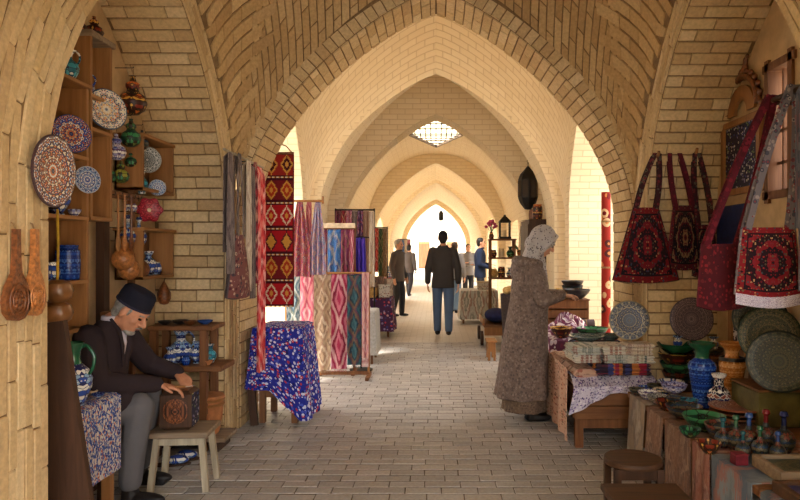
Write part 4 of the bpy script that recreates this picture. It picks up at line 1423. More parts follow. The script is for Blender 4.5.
vessel('vase', 'slender blue vase with white neck on the lower board', 'vase', 'vase', .16, V_BLU, (XZ(197, 4.84), 4.84, ZL))
vessel('vase', 'small flared blue vase at the end of the lower board', 'vase', 'jug', .135, V_TEAL, (XZ(210, 4.87), 4.87, ZL))
bowl('tiny terracotta bowl at the end of the lower board', .034, .03, TERRA, (XZ(208, 4.76), 4.76, ZL))
t = thing('plank_platform', 'low grey plank platform under the terracotta tub', 'platform', (-1.80, 4.87, 0))
for k in range(3):
    MB().box((0, -.10 + .1 * k, .085), (.58, .092, .03), bev=.004).build('plank', WOOD_GX, t, smooth=False)
for sx in (-1, 1):
    MB().box((sx * .22 - .01, 0, .035), (.06, .27, .07)).build('bearer', WOOD_D, t, smooth=False)
t = thing('tub', 'round terracotta tub with a wide rim and loop handle', 'tub', (XZ(206, 4.87), 4.87, .10))
R_ = .122
MB().lathe([(0, 0), (R_ * .72, 0), (R_ * .80, .02), (R_ * .95, .12), (R_, .2), (R_ * 1.0, .25), (R_ * .9, .26), (R_ * .85, .2), (0, .16)], 36).build('body', TERRA, t)
for z in (.205, .24):
    MB().lathe([(R_ * .98, z), (R_ * 1.1, z + .004), (R_ * 1.12, z + .014), (R_ * 1.0, z + .024)], 36).build('hoop', WOOD_L, t)
MB().lathe([(0, .262), (R_ * 1.08, .262), (R_ * 1.1, .27), (R_ * 1.04, .282), (R_ * .3, .30), (0, .302)], 36).build('lid', TERRA, t)
MB().tube([(.05, -R_ * .92, .05), (.06, -R_ * 1.2, .08), (.07, -R_ * 1.25, .13), (.05, -R_ * .95, .16)], .011, 8).build('handle', TERRA, t)

# ------------------------------------------------------------------ left: the old man's bench, box and table
stool('work_stool', 'weathered pale wooden stool under the carved box', -1.55, 4.07, .362, .36, .30, WOOD_GX, WOOD_G, .035, rotz=.06)
t = thing('carved_box', 'small square carved box with a rosette on its side', 'box', (-1.575, 4.06, .362), .10)
MB().box((0, 0, .118), (.185, .185, .236), bev=.022).build('body', WOOD_D, t)
md = MB().lathe([(0, 0), (.074, 0), (.076, .006), (.066, .008), (.062, .004), (.03, .005), (.024, .012), (0, .014)], 28, (0, -.093, .118), facing((0, -1, 0)))
md.build('rosette', kaleido('carved_rosette', [C(60, 30, 18), C(140, 84, 48), C(40, 22, 14), C(110, 62, 34)], 8, 5, 'radial', .5), t)
for sg in (1,):
    MB().box((.0925, 0, .118), (.008, .15, .20), bev=.003).build('inlay_panel', MOSAIC, t, smooth=False)
MB().box((0, 0, .239), (.13, .13, .008), bev=.003).build('lid', CARVED, t, smooth=False)
for k, (px, py, d_) in enumerate(((172, 463, 4.45), (181, 460, 4.56))):
    t = thing('slipper', ('near', 'far')[k] + ' blue patterned slipper on the floor beside the pale stool legs', 'slipper', (XZ(px, d_), d_, 0), .2)
    MB().lathe([(0, 0), (.5, 0), (.52, .05), (.5, .1), (0, .1)], 24, (0, 0, 0), Matrix.Diagonal((.24, .085, .12))).build('sole', WOOD_D, t)
    MB().ball((.035, 0, .035), (.075, .04, .032)).build('upper', V_BLU, t)
box_ = thing('leather_satchel', 'worn brown leather satchel leaning against the brick jamb', 'bag', (-2.0, 4.52, .0), .05)
MB().box((0, 0, .30), (.2, .11, .60), bev=.03).build('body', plain('brown_leather', C(92, 60, 40), .6, 14, .3), box_)
MB().box((0, -.058, .45), (.205, .012, .26), bev=.005).build('flap', plain('brown_leather_flap', C(104, 68, 44), .55, 14, .3), box_)

t = table('side_table', 'low dark side table beside the old man, covered by a tile-patterned cloth', -2.08, -1.715, 3.10, 3.575, .665, WOOD_DX, WOOD_L, .03, .045)
def fn(u, v):
    s = v * .78
    d = 3.11 + u * .455
    if s < .40:
        return (-1.706 + .004 * math.sin(u * 9), d, .275 + s)
    return (-1.706 - (s - .40), d, .677 + .003)
o = MB().sheet(fn, 12, 24, .005, uv=lambda u, v: (u * .8, v * 1.0)).build('table_cover', K_TILE)
tag(o, 'blue, white and orange floral cover hanging down the front of the low side table', 'cloth')
vessel('jug', 'tall green-necked blue jug with handle on the floral table cover', 'jug', 'jug', .31, V_BLU, (-1.79, 3.25, .685), 1, None, (.60, GREENGLAZE), .82)
for k, (px, dd, xx) in enumerate(((89, 3.36, -1.80), (99, 3.44, -1.76), (105, 3.5, -1.83))):
    bowl(('dark red', 'grey-blue', 'ivory')[k] + ' little dish lying on the floral table cover', .034, .016, [V_BRN, V_BLU, IVOGLAZE][k], (xx, dd, .685), name='dish')
mb = MB().bar((-1.60, 2.93, .0), (-1.77, 2.93, 1.12), .25, .035, (0, 1, 0))
tag(mb.build('leaning_board', WOOD_D, smooth=False), 'thick dark board leaning beside the low side table', 'board')
t = table('crate', 'low wooden crate the old man sits on', -2.12, -1.80, 3.62, 4.02, .43, WOOD_M, WOOD_D, .04, .05, .1, cat='crate')

# ------------------------------------------------------------------ left: scarves by the first pier
t = thing('wall_rod', 'thin wooden rod on brackets holding scarves by the first pier', 'rod', (-1.44, 5.04, 2.135))
MB().tube([(0, -.56, 0), (0, 0, 0), (0, .46, 0)], .009, 8).build('rod', WOOD_G, t)
for y in (.10, .29):
    MB().tube([(0, y, 0), (-.175, y, .01)], .007, 6).build('bracket', IRON, t)
HY = PI / 2
t = bag('slouchy patterned cloth bag with long dark straps on the scarf rod', motif('bag_paisley', C(120, 74, 74), [C(190, 160, 140), C(90, 40, 50), C(150, 120, 110), C(70, 60, 70)], 16), I_GREY, (-1.44, 4.80, 2.14), .58, .16, .52, .44, HY, 0, .10)
hanging('scarf', 'smoke-grey scarf hanging next to the slouchy cloth bag', 'scarf', I_GREY, -1.44, 4.58, 2.135, .10, .85, 1.5, .015, .7, HY)
hanging('scarf', 'cream scarf hanging between grey ones on the rod', 'scarf', I_CREAM, -1.44, 5.03, 2.135, .10, 1.00, 2, .012, .6, HY)
hanging('scarf', 'dark grey scarf between the cream scarf and the wine scarf', 'scarf', I_GREY, -1.44, 5.13, 2.135, .09, 1.06, 2, .012, .5, HY)
hanging('scarf', 'short wine-coloured scarf beside the long red ikat scarf', 'scarf', I_WINE, -1.44, 5.215, 2.135, .06, .95, 2, .012, .5, HY)
hanging('scarf', 'very long red and pink ikat scarf reaching almost to the floor', 'scarf', I_RED, -1.43, 5.345, 2.135, .19, 1.66, 2.5, .018, .5, HY, sway=-.03)
t = thing('kilim_runner', 'long red kilim runner with lozenges hung behind the first pier', 'rug', (XZ(278.5, 6.1), 6.1, 2.355))
k_w = 31 * 6.1 / FPX
MB().sheet(lambda u, v: ((u - .5) * k_w, .006 * math.sin(v * 9), -1.43 + v * 1.43), 8, 30, .008).build('rug', KILIM, t)
MB().tube([(-k_w / 2, 0, -.01), (0, 0, -.01), (k_w / 2, 0, -.01)], .012, 8).build('rod', WOOD_M, t)
MB().tube([(-k_w * .42, 0, .0), (-k_w * .25, 0, .055), (0, 0, .08), (k_w * .25, 0, .055), (k_w * .42, 0, .0)], .006, 6).build('hanger', WOOD_M, t)
MB().tube([(0, 0, .08), (-.02, -.03, .10), (-.06, -.17, .10)], .005, 6).build('hook', IRON, t)
mb = MB().bar((-1.50, 5.46, 0), (-1.545, 5.46, .47), .06, .03)
tag(mb.build('leaning_plank', WOOD_D, smooth=False), 'short dark plank leaning between the first pier and the blue table', 'plank')

# blue table
t = table('bench', 'rough brown wooden bench under the blue flowered cloth', -1.50, -1.14, 5.50, 5.98, .80, WOOD_MX, WOOD_M, .03, .05, .0, cat='bench')
for sy in (-1, 1):
    MB().box((0, sy * .2, .26), (.26, .02, .09), bev=.003).build('rail', WOOD_MX, t, smooth=False)
hem_b = lambda x, d: .30 - .26 * min(1, max(0, (x + 1.36) / .2))
drape_table('tablecloth', 'bright blue flowered tablecloth trailing lower on the aisle end', 'tablecloth', K_BLUE, -1.52, -1.12, 5.48, 6.0, .802, hem_b, .035, 9, .06)

# scarf rail in the second bay
t = thing('wall_rod', 'pale rail jutting from the wall behind the kilim runner', 'rod', (-1.46, 7.0, 1.97))
MB().tube([(-.25, 0, 0), (0, 0, 0), (.27, 0, 0)], .012, 8).build('rod', WOOD_LY, t)
MB().tube([(.26, 0, -.03), (.26, 0, .0), (.26, 0, .05)], .012, 8).build('end_knob', WOOD_LY, t)
hanging('scarf', 'many-coloured scarf gathered at the top, beside the kilim runner', 'scarf', I_MULT, XZ(300, 7), 7, 1.97, .22, .80, 3, .02, .3, narrow=.75)
hanging('scarf', 'pale blue and orange scarf gathered at the end of the pale rail', 'scarf', ikat('ikat_sky_orange', [C(120, 150, 190), C(220, 140, 80), C(190, 190, 200), C(70, 100, 160), C(200, 120, 130)], 2, 7, .2), XZ(318, 7), 7, 1.97, .17, .78, 3, .02, .3, narrow=.7)
hanging('scarf', 'thin rose scarf hanging between two gathered scarves', 'scarf', I_PINK, XZ(309, 7.03), 7.03, 1.96, .08, .80, 2, .012, .3, narrow=.4)
# back rack with a cream header
t = thing('textile_rack', 'tall rack with a cream header board behind the ikat scarves', 'rack', (XZ(338, 7.75), 7.75, 0))
MB().box((0, 0, 1.735), (.40, .03, .06), bev=.004).build('header', plain('cream_paint', C(226, 208, 178), .7), t, smooth=False)
for sx in (-1, 1):
    MB().box((sx * .19, .03, .87), (.03, .03, 1.74)).build('post', WOOD_M, t, smooth=False)
    MB().box((sx * .19, .03, .015), (.04, .34, .03)).build('foot', WOOD_M, t, smooth=False)
MB().tube([(-.2, -.03, 1.70), (.2, -.03, 1.70)], .008, 8).build('rod', WOOD_M, t)
xr, dr, zr = XZ(338, 7.75), 7.72, 1.70
hanging('scarf', 'narrow maroon scarf at the edge under the cream header', 'scarf', I_MARO, xr - .16, dr, zr, .07, .95, 1.5, .012, .3)
hanging('scarf', 'sky-blue patterned scarf under the cream header', 'scarf', I_BLUE, xr - .04, dr, zr, .15, .95, 2, .012, .3)
hanging('scarf', 'purple-maroon scarf beside the sky-blue one under the cream header', 'scarf', I_MARO, xr + .09, dr, zr, .10, .95, 2, .012, .3)
hanging('scarf', 'bright pink scarf strip under the cream header', 'scarf', I_MAG, xr + .165, dr, zr, .05, .95, 1, .01, .3)
t = thing('scarf_stand', 'slim iron stand carrying a violet scarf', 'stand', (XZ(361, 7.95), 7.95, 0))
MB().tube([(0, .02, 0), (0, .02, 1.60)], .012, 8).build('pole', IRON, t)
MB().tube([(-.10, 0, 1.60), (0, .0, 1.61), (.10, 0, 1.60)], .008, 8).build('arm', IRON, t)
MB().lathe([(0, 0), (.14, 0), (.14, .015), (.02, .025), (0, .025)], 20, (0, .02, 0)).build('base', IRON, t)
hanging('scarf', 'bright violet silk scarf reaching down beside the ikat rack', 'scarf', I_VIOL, XZ(360, 7.95), 7.95, 1.605, .17, 1.05, 3, .03, .4, narrow=.3)
# front rack with the six ikat lengths
DR = 7.5
t = thing('clothes_rack', 'low pale wooden rack carrying six ikat lengths', 'rack', (XZ(327, DR), DR, 0))
hw = (369 - 286) / 2 * DR / FPX
ZR = 1.45 - 23 * DR / FPX
MB().tube([(-hw - .02, 0, ZR), (0, 0, ZR), (hw + .03, 0, ZR)], .012, 8).build('rod', WOOD_LY, t)
for sx in (-1, 1):
    MB().box((sx * (hw + .0), .03, ZR / 2), (.025, .03, ZR)).build('post', WOOD_L, t, smooth=False)
    MB().box((sx * (hw + .0), 0, .018), (.035, .40, .036)).build('foot', WOOD_M, t, smooth=False)
MB().box((0, .02, .05), (2 * hw, .03, .04)).build('stretcher', WOOD_M, t, smooth=False)
for k, (p0, p1, yb, m, lab) in enumerate((
        (287, 300, 345, I_TEAL, 'grey and teal ikat length at the blue table end of the rack'),
        (300.5, 314, 366, I_PINK, 'rose pink ikat length on the low rack'),
        (314.5, 331, 370, I_BEIGE, 'beige and brown ikat length on the low rack'),
        (331.5, 347, 369, I_MAG, 'crimson ikat length with large lozenges on the low rack'),
        (347.5, 361, 365, I_PETR, 'petrol blue ikat length on the low rack'),
        (362, 369, 358, I_PALE, 'narrow pale pink ikat length with a fringe on the low rack'))):
    w = (p1 - p0) * DR / FPX
    hanging('ikat_length', lab, 'textile', m, XZ((p0 + p1) / 2, DR), DR, ZR + .004, w, ZR - (1.45 - (yb - 250) * DR / FPX), 1.6, .010, .5, fringe=(.10 if k == 5 else .03), group='ikat lengths on the low rack')
t = table('side_table', 'small narrow table under a grey canvas cover past the ikat rack', -.98, -.78, 8.35, 8.95, .66, WOOD_M, WOOD_M, .02, .03)
drape_table('canvas_cover', 'grey canvas cover over the small narrow table', 'cloth', CANVAS, -.985, -.775, 8.34, 8.96, .662, lambda x, d: .12, .01, 6, .02)

# ------------------------------------------------------------------ left: the next stalls
def rail_of_clothes(labelr, x0, x1, d, z, items, rotz=0.0, posts=True):
    t = thing('clothes_rail', labelr, 'rail', ((x0 + x1) / 2, d, 0))
    L = x1 - x0
    MB().tube([(-L / 2, 0, z), (0, 0, z), (L / 2, 0, z)], .012, 8).build('rod', IRON, t)
    for sx in (-1, 1):
        MB().tube([(sx * L / 2, 0, 0), (sx * L / 2, 0, z + .02)], .012, 8).build('post', IRON, t)
        MB().tube([(sx * L / 2, -.2, .012), (sx * L / 2, .2, .012)], .012, 8).build('foot', IRON, t)
    n = len(items)
    for k, (m, dr, lab) in enumerate(items):
        w = L / n * 1.12
        hanging('scarf', lab, 'scarf', m, x0 + L / n * (k + .5), d, z + .004, w, dr, 1.6, .02, dr * .4, narrow=.12)

rail_of_clothes('high iron clothes rail crowded with dark scarves past the second arch', -1.50, -.92, 9.85, 2.05, [
    (I_MARO, .8, 'maroon scarf at the wall end of the high clothes rail'), (I_WINE, .9, 'wine-red scarf on the high clothes rail'),
    (I_MULT, .75, 'many-coloured scarf on the high clothes rail'), (I_GREY, 1.0, 'smoke-coloured scarf on the high clothes rail'),
    (K_PURP, .85, 'purple flowered scarf on the high clothes rail'), (I_RUST, 1.0, 'rust-coloured scarf on the high clothes rail'), (I_CREAM, 1.15, 'cream scarf at the aisle end of the high clothes rail')])
rail_of_clothes('far iron clothes rail with red and pale scarves near the walking men', -1.42, -.98, 13.3, 1.90, [
    (I_WINE, .8, 'wine-red scarf on the far clothes rail'), (I_CREAM, .95, 'cream scarf on the far clothes rail'), (I_RED, .9, 'red ikat scarf on the far clothes rail'),
    (I_GREEN, 1.0, 'green scarf on the far clothes rail'), (I_BEIGE, 1.0, 'beige scarf at the aisle end of the far clothes rail')])
table('market_table', 'market table under a purple flowered cloth past the grey cover', -1.20, -.76, 10.95, 11.7, .64, WOOD_M, WOOD_M, .03, .04)
drape_table('tablecloth', 'purple flowered tablecloth on the market table near the walking men', 'tablecloth', K_PURP, -1.21, -.75, 10.94, 11.71, .642, lambda x, d: .10, .03, 8, .04)
for k, (xx, dd, sz, m, lab) in enumerate(((-1.08, 11.1, (.16, .16, .16), STRAW, 'straw-coloured box on the purple tablecloth'), (-.88, 11.15, (.18, .14, .22), K_WHITE, 'pale patterned box on the purple tablecloth'),
                                      (-1.02, 11.45, (.2, .16, .34), I_RUST, 'tall rust-coloured box at the back of the purple tablecloth'), (-.84, 11.5, (.12, .14, .3), I_CREAM, 'upright cream box on the purple tablecloth'))):
    ob = thing('gift_box', lab, 'box', (xx, dd, .652), .2 * k)
    MB().box((0, 0, sz[2] * .4), (sz[0], sz[1], sz[2] * .8), bev=.006).build('body', m, ob, smooth=False)
    MB().box((0, 0, sz[2] * .9), (sz[0] * 1.06, sz[1] * 1.06, sz[2] * .2), bev=.006).build('lid', m, ob, smooth=False)
table('market_table', 'far market table with a wine-red cloth behind the man in the grey jacket', -1.45, -1.05, 17.6, 19.2, .7, WOOD_M, WOOD_M, .03, .04)
drape_table('tablecloth', 'wine-red tablecloth on the far market table', 'tablecloth', I_WINE, -1.46, -1.04, 17.58, 19.22, .702, lambda x, d: .15, .03, 8, .04)
for k, (m, lab) in enumerate(((V_BLU, 'blue jar on the far wine-red tablecloth'), (V_BRN, 'brown jar on the far wine-red tablecloth'), (V_TEAL, 'teal jar on the far wine-red tablecloth'))):
    vessel('jar', lab, 'jar', 'jar', .3 + .05 * k, m, (-1.3 + .1 * k, 17.9 + .4 * k, .712))
rail_of_clothes('last iron clothes rail with bright scarves before the far arch', -1.40, -.95, 24.6, 1.85, [
    (I_RED, .8, 'red scarf on the last clothes rail'), (I_BLUE, .95, 'blue scarf on the last clothes rail'), (I_CREAM, .9, 'cream scarf on the last clothes rail'), (I_MAG, .9, 'crimson scarf on the last clothes rail')])

# ------------------------------------------------------------------ right: pottery table in front
ZF = .445
RY = -PI / 2
t = thing('stall_table', 'long low pottery table along the aisle with cloths down its side', 'table', (1.74, 3.52, 0))
MB().box((0, .215, ZF - .02), (.76, 1.90, .04), bev=.005).build('top', WOOD_MX, t, smooth=False)
MB().box((-.265, -.955, ZF - .02), (.23, .43, .04), bev=.005).build('top', WOOD_MX, t, smooth=False)
for sx in (-1, 1):
    for y in ((-1.12, 0, 1.12) if sx < 0 else (-.68, .2, 1.12)):
        MB().box((sx * .33 - (.02 if sx < 0 else 0), y, (ZF - .04) / 2), (.05, .05, ZF - .04), bev=.004).build('leg', WOOD_M, t, smooth=False)
edges = [(4.60, 4.26, I_ASH, 'pale ash cloth at the bench end of the pottery table'), (4.22, 3.92, I_RUST, 'brown rust cloth next to the pale ash one'), (3.90, 3.50, I_RUST, 'wide rust-coloured cloth hanging in the middle of the pottery table'),
         (3.48, 3.26, ikat('ikat_brick', [C(140, 92, 80), C(164, 118, 104), C(118, 74, 68), C(176, 144, 130)], 1, 3, .3), 'narrow brick-red cloth hanging below the plum bottles'),
         (3.24, 2.82, I_DENIM, 'washed blue cloth hanging in front of the framed trays'), (2.75, 2.45, ikat('ikat_slate', [C(90, 100, 112), C(120, 126, 136), C(140, 100, 96), C(76, 86, 100)], 1, 2, .3), 'slate blue cloth at the near end of the pottery table')]
for a, b, m, lab in edges:
    edge_cloth(lab, m, 1.36, b + .006, a - .006, ZF, ZF - .06, .55 if b > 2.8 else .21)

ZF += .009
def tz(py, z=ZF):           # depth of a table-top point seen at row py
    return FPX * (CAMH - z) / (py - 250)
def ft(px, py, z=ZF):
    d = tz(py, z); return (XZ(px, d), d, z)
extra = ['small cream-rimmed bowl beside the wide blue and white bowl', 'little teal bowl in front of the cobalt vase', 'olive saucer on the table edge below the largest bowl', 'brown saucer on the table edge beside the teal-necked bottle', 'flat blue saucer next to the tiny olive bowl']
for k, (px, py, rp, h) in enumerate(((662, 397, 9, .035), (689, 409, 9, .04), (690, 437, 11, .03), (709, 453, 12, .035), (646, 391, 8, .02))):
    p = ft(px, py)
    bowl(extra[k], rp * p[1] / FPX, h * 1.5, [V_MIX, V_TEAL, V_GRN, V_BRN, V_BLU][k], p)
names = ['tiny olive bowl at the bench end of the pottery table', 'small blue-rimmed bowl second along the table edge', 'dark patterned bowl behind the table edge', 'small grey bowl third along the table edge', 'brown patterned bowl fourth along the table edge',
         'dark bowl between the lilac footed bowl and the edge', 'wide dark patterned bowl beside the navy vase', 'largest brown-rimmed bowl on the pottery table', 'dark bowl with pale rim near the plum bottles']
for k, (px, py, rp, h) in enumerate(((637, 395, 8, .03), (648, 399, 10, .035), (656, 391, 9, .03), (658, 404, 11, .035), (668, 410, 13, .04), (676, 407, 10, .04), (684, 418, 18, .05), (704, 430, 21, .055), (722, 441, 17, .06))):
    p = ft(px, py)
    bowl(names[k], rp * p[1] / FPX, h * 1.5, [V_DRK, V_LIL, V_DRK, PL_GRY, V_BRN, V_DRK, V_DRK, V_GRN, V_DRK][k], p)
p = ft(674, 401)
t = thing('footed_bowl', 'lilac and white footed bowl beside the cobalt vase', 'bowl', p)
MB().lathe([(0, 0), (.045, 0), (.048, .008), (.022, .02), (.02, .04), (.03, .05)], 28).build('foot', V_LIL, t)
MB().lathe([(0, .045), (.03, .048), (.07, .08), (.085, .115), (.08, .116), (.062, .085), (0, .06)], 32).build('cup', V_LIL, t)
bowl('wide blue and white bowl behind the lilac footed bowl', .095, .05, V_BLU, ft(671, 388))
H = 62 / FPX * tz(405)
vessel('vase', 'tall cobalt vase with a green neck and flared rim', 'vase', 'baluster', .405, V_COB, ft(702, 406), 0, None, (.74, GREENGLAZE), 1.0)
vessel('vase', 'tall amber-brown vase with flared rim and handle', 'vase', 'baluster', .395, V_AMB, ft(732, 403), 1, None, None, .95, (.73, DARKGLAZE))
vessel('vase', 'small navy and white vase between the cobalt and amber vases', 'vase', 'jug', .235, V_NAV, ft(719, 412), 0, None, None, .85)
bowl('green glass dish behind the wooden trays', .07, .035, GREENGLAZE, ft(761, 402))
px, py = 737, 420
p = ft(px, py)
for k, (m, lab) in enumerate(((WOOD_M, 'lowest brown plate in the stack beside the plum bottles'), (CARVED, 'middle carved plate in the stack beside the plum bottles'), (PL_TRAY, 'pale red patterned plate on top of the stack'))):
    plate(lab, .158 - .006 * (2 - k), m, (p[0], p[1], ZF + .004 + .026 * k), (0, 0, 1), depth=.13)
# display box and standing plates
t = thing('display_box', 'olive-brown wooden box propping up two green plates', 'box', (1.955, 3.86, ZF))
MB().box((0, 0, .10), (.30, .34, .20), bev=.008).build('body', plain('olive_paint', C(98, 92, 54), .6, 10, .3), t, smooth=False)
MB().box((0, 0, .206), (.31, .35, .012), bev=.003).build('lid', WOOD_M, t, smooth=False)
MB().box((.06, .155, .35), (.22, .02, .30), bev=.004).build('back_rest', WOOD_M, t, smooth=False)
n1 = Vector((-.35, -.93, .16)).normalized()
plate('large dark green plate standing in front on the olive box', .172, PL_GR2, (1.915, 3.685, .662 + .166), n1, depth=.08)
plate('large green platter standing behind the dark green plate', .175, PL_GRN, (1.985, 3.93, .66 + .28), n1, depth=.08)
plate('green-rimmed platter half hidden behind the other two standing plates', .16, PL_GR2, (2.005, 4.09, .66 + .37), n1, depth=.08)
# bottle cluster
cols = [GREENGLAZE, BLUEGLAZE, plain('red_glaze', C(120, 30, 34), .25, 10, .2), plain('navy_glaze', C(28, 36, 84), .2, 10, .2), plain('teal_glaze', C(30, 84, 92), .25, 10, .2)]
cn = ['green', 'blue', 'red', 'navy', 'teal']
bt = [(723, 447, .15, 4, 'teal-necked dark bottle nearest the aisle edge'), (736, 449, .17, 0, 'green-necked dark bottle by the aisle edge'), (749, 450, .185, 1, 'bright blue-necked bottle among the plum bottles'), (743, 458, .13, 4, 'short teal-necked bottle in front of the blue-necked one'),
      (766, 447, .19, 2, 'red-necked bottle among the plum bottles'), (760, 457, .15, 0, 'short green-necked bottle beside the framed trays'), (784, 452, .20, 3, 'tall navy-necked bottle at the wall side of the cluster'), (778, 461, .14, 1, 'short blue-necked bottle in front of the tall navy one')]
for px, py, h, ci, lab in bt:
    vessel('bottle', lab, 'bottle', 'bottle', h, V_DRK, ft(px, py), 0, 'bottles on the pottery table', (.56, cols[ci]), .72)
# framed trays at the near end
def framed_tray(label, x0, x1, d0, d1, z, h, mat, fm, rot=0):
    t = thing('framed_tray', label, 'tray', ((x0 + x1) / 2, (d0 + d1) / 2, z), rot)
    hx, hy = (x1 - x0) / 2, (d1 - d0) / 2
    MB().box((0, 0, h * .35), (2 * hx - .03, 2 * hy - .03, h * .7)).build('panel', mat, t, smooth=False)
    for sx in (-1, 1):
        MB().box((sx * (hx - .014), 0, h / 2), (.028, 2 * hy, h), bev=.004).build('frame_bar', fm, t, smooth=False)
        MB().box((0, sx * (hy - .014), h / 2), (2 * hx - .056, .028, h), bev=.004).build('frame_bar', fm, t, smooth=False)
    return t
framed_tray('brown framed tray with a dark green panel by the bottles', 1.46, 2.05, 2.79, 3.05, ZF, .055, PL_GRN, WOOD_GX)
framed_tray('framed tray with a lilac panel at the near end of the table', 1.385, 1.59, 2.42, 2.72, ZF, .05, V_LIL, WOOD_DX)
t = thing('tea_box', 'small maroon box beside the framed trays', 'box', (1.41, 3.07, ZF), .1)
MB().box((0, 0, .022), (.06, .05, .044), bev=.003).build('body', plain('maroon_card', C(110, 30, 44), .6), t, smooth=False)
MB().box((0, 0, .049), (.063, .053, .010), bev=.003).build('lid', plain('maroon_lid', C(130, 44, 54), .6), t, smooth=False)
# stools in the aisle
stool('round_stool', 'round dark wooden stool in front of the pottery table', 1.035, 3.47, .36, .30, .30, WOOD_DX, WOOD_D, .0, True)
stool('bench_stool', 'rectangular dark wooden stool nearest the framed trays', .96, 3.0, .345, .36, .26, WOOD_DX, WOOD_D, .01)

# ------------------------------------------------------------------ right: textile bench
t = thing('textile_bench', 'brown plank bench stacked with folded textiles', 'bench', (1.285, 5.37, 0))
for k in range(5):
    MB().box((0, -.42 + .21 * k, .425), (.56, .205, .03), bev=.004).build('plank', WOOD_MX, t, smooth=False)
for z in (.36, .262):
    MB().box((0, -.545, z), (.54, .025, .094), bev=.004).build('front_board', WOOD_MX, t, smooth=False)
    MB().box((0, .52, z), (.54, .025, .094), bev=.004).build('front_board', WOOD_MX, t, smooth=False)
for sx in (-1, 1):
    MB().box((sx * .268, 0, .31), (.022, 1.06, .19), bev=.004).build('side_board', WOOD_MX, t, smooth=False)
    for sy in (-.51, .50):
        MB().box((sx * .235, sy, .205), (.06, .055, .41), bev=.004).build('leg', WOOD_M, t, smooth=False)
MB().box((0, -.51, .175), (.42, .03, .07), bev=.004).build('rail', WOOD_M, t, smooth=False)
ZB = .441
hanging('hanging_cloth', 'faded flowered cloth hanging down the aisle side of the textile bench', 'cloth', K_PINKF, .985, 5.37, .565, 1.05, .52, 4, .014, .0, RY)
t = tag(folded('thick faded flowered quilt lying at the aisle side of the bench', 1.105, 5.34, ZB, .20, 1.0, .125, K_PINKF, layers=2), None)
# lilac cloth over the front edge
def fn(u, v):
    x = 1.00 + u * .62
    s = v * .5
    h = .10 + .05 * math.sin(u * 7 + 1) + .07 * max(0, 1 - u * 5)
    if v < .4:
        k = 1 - v / .4
        return (x - .04 * k * max(0, 1 - u * 4), 4.79 - .012 * (1 + math.sin(u * 34 + 3 * k)), .462 + .005 - h * k)
    k = (v - .4) / .6
    return (x, 4.80 + .34 * k, .467 + .05 * min(1, k * 3) + .008 * math.sin(u * 22 + k * 5))
tag(MB().sheet(fn, 60, 16, .005, uv=lambda u, v: (u * .9, v * .6)).build('lilac_cloth', K_LILAC), 'white and violet flowered cloth spilling over the front edge of the bench', 'cloth')
folded('dark cloth with red medallions under the pale folded stacks', 1.37, 5.02, .530, .42, .38, .085, K_SUZ, layers=3)
k = 0
for px, z0, h, m, lab in ((582, .616, .06, K_WHITE, 'lower pale folded textile at the aisle end of the front row'), (582, .677, .06, K_STRIPE, 'upper striped folded textile at the aisle end of the front row'), (611, .616, .06, K_STRIPE, 'lower striped folded textile in the middle of the front row'),
                          (611, .677, .06, K_WHITE, 'upper pale folded textile in the middle of the front row'), (642, .616, .055, K_WHITE, 'lower pale folded textile at the bowl end of the front row'), (642, .672, .085, I_CREAM, 'upper cream folded textile at the bowl end of the front row')):
    folded(lab, min(XZ(px, 5.0), 1.50), 4.94 if px > 630 else 5.0, z0, .215, .20 if px > 630 else .31, h, m, 'pale folded textiles on the bench', random.uniform(-.05, .05), 3)
folded('stacked patterned quilts in the second row on the bench', 1.33, 5.42, ZB, .45, .32, .26, K_SUZ, layers=5)
t = table('side_table', 'short dark table under the nested bowls', 1.62, 2.13, 4.71, 5.02, ZB, WOOD_DX, WOOD_D, .03, .04)
GLASS = kaleido('dish_sea_green', [C(120, 140, 140), C(90, 120, 120), C(160, 170, 166), C(70, 96, 100)], 10, 8, 'radial', .15, line=C(60, 80, 84))
bowl('shallow sea-green dish on the patterned quilts', .145, .05, GLASS, (1.22, 5.36, .705), name='dish')
bowl('second sea-green dish beside the standing blue plate', .10, .045, GLASS, (1.44, 5.47, .705), name='dish')
plate('large dark blue plate standing upright on the cream textile', .152, PL_DBL, (1.475, 5.04, .760 + .152), (-.14, -.97, .16), depth=.08)
# bowls at the wall end
xs1 = XZ(677, 4.9)
bw = [(ZB, .115, .10, V_DRK, 'dark mixed bowl at the bottom of the green stack'), (ZB + .075, .13, .095, V_GRN, 'olive patterned bowl second in the green stack'), (ZB + .15, .145, .09, V_BRN, 'brown patterned bowl third in the green stack'), (ZB + .225, .152, .085, GREENGLAZE, 'glossy green bowl on top of the green stack')]
for z, R_, h, m, lab in bw:
    bowl(lab, R_, h, m, (xs1 + .02, 4.94, z), 'nested bowls by the cobalt vase')
vessel('vase', 'little blue vase standing in the glossy green bowl', 'vase', 'baluster', .12, V_BLU, (xs1 + .02, 4.94, ZB + .245), 0, None, None, 1.3)
t = thing('crate', 'plain wooden crate under the vase beside the nested bowls', 'crate', (2.05, 4.86, ZB))
for z in (.045, .13):
    for sy in (-1, 1):
        MB().box((0, sy * .085, z), (.15, .02, .075), bev=.004).build('slat', WOOD_M, t, smooth=False)
for sx in (-1, 1):
    MB().box((sx * .065, 0, .11), (.02, .15, .22), bev=.004).build('side', WOOD_M, t, smooth=False)
MB().box((0, 0, .228), (.16, .2, .016), bev=.004).build('lid', WOOD_M, t, smooth=False)
bowl('low dark bowl on the wooden crate', .075, .05, V_DRK, (2.04, 4.85, ZB + .237))
vessel('vase', 'little blue vase standing in the low dark bowl on the crate', 'vase', 'baluster', .12, V_BLU, (2.04, 4.85, ZB + .25), 0, None, None, 1.3)
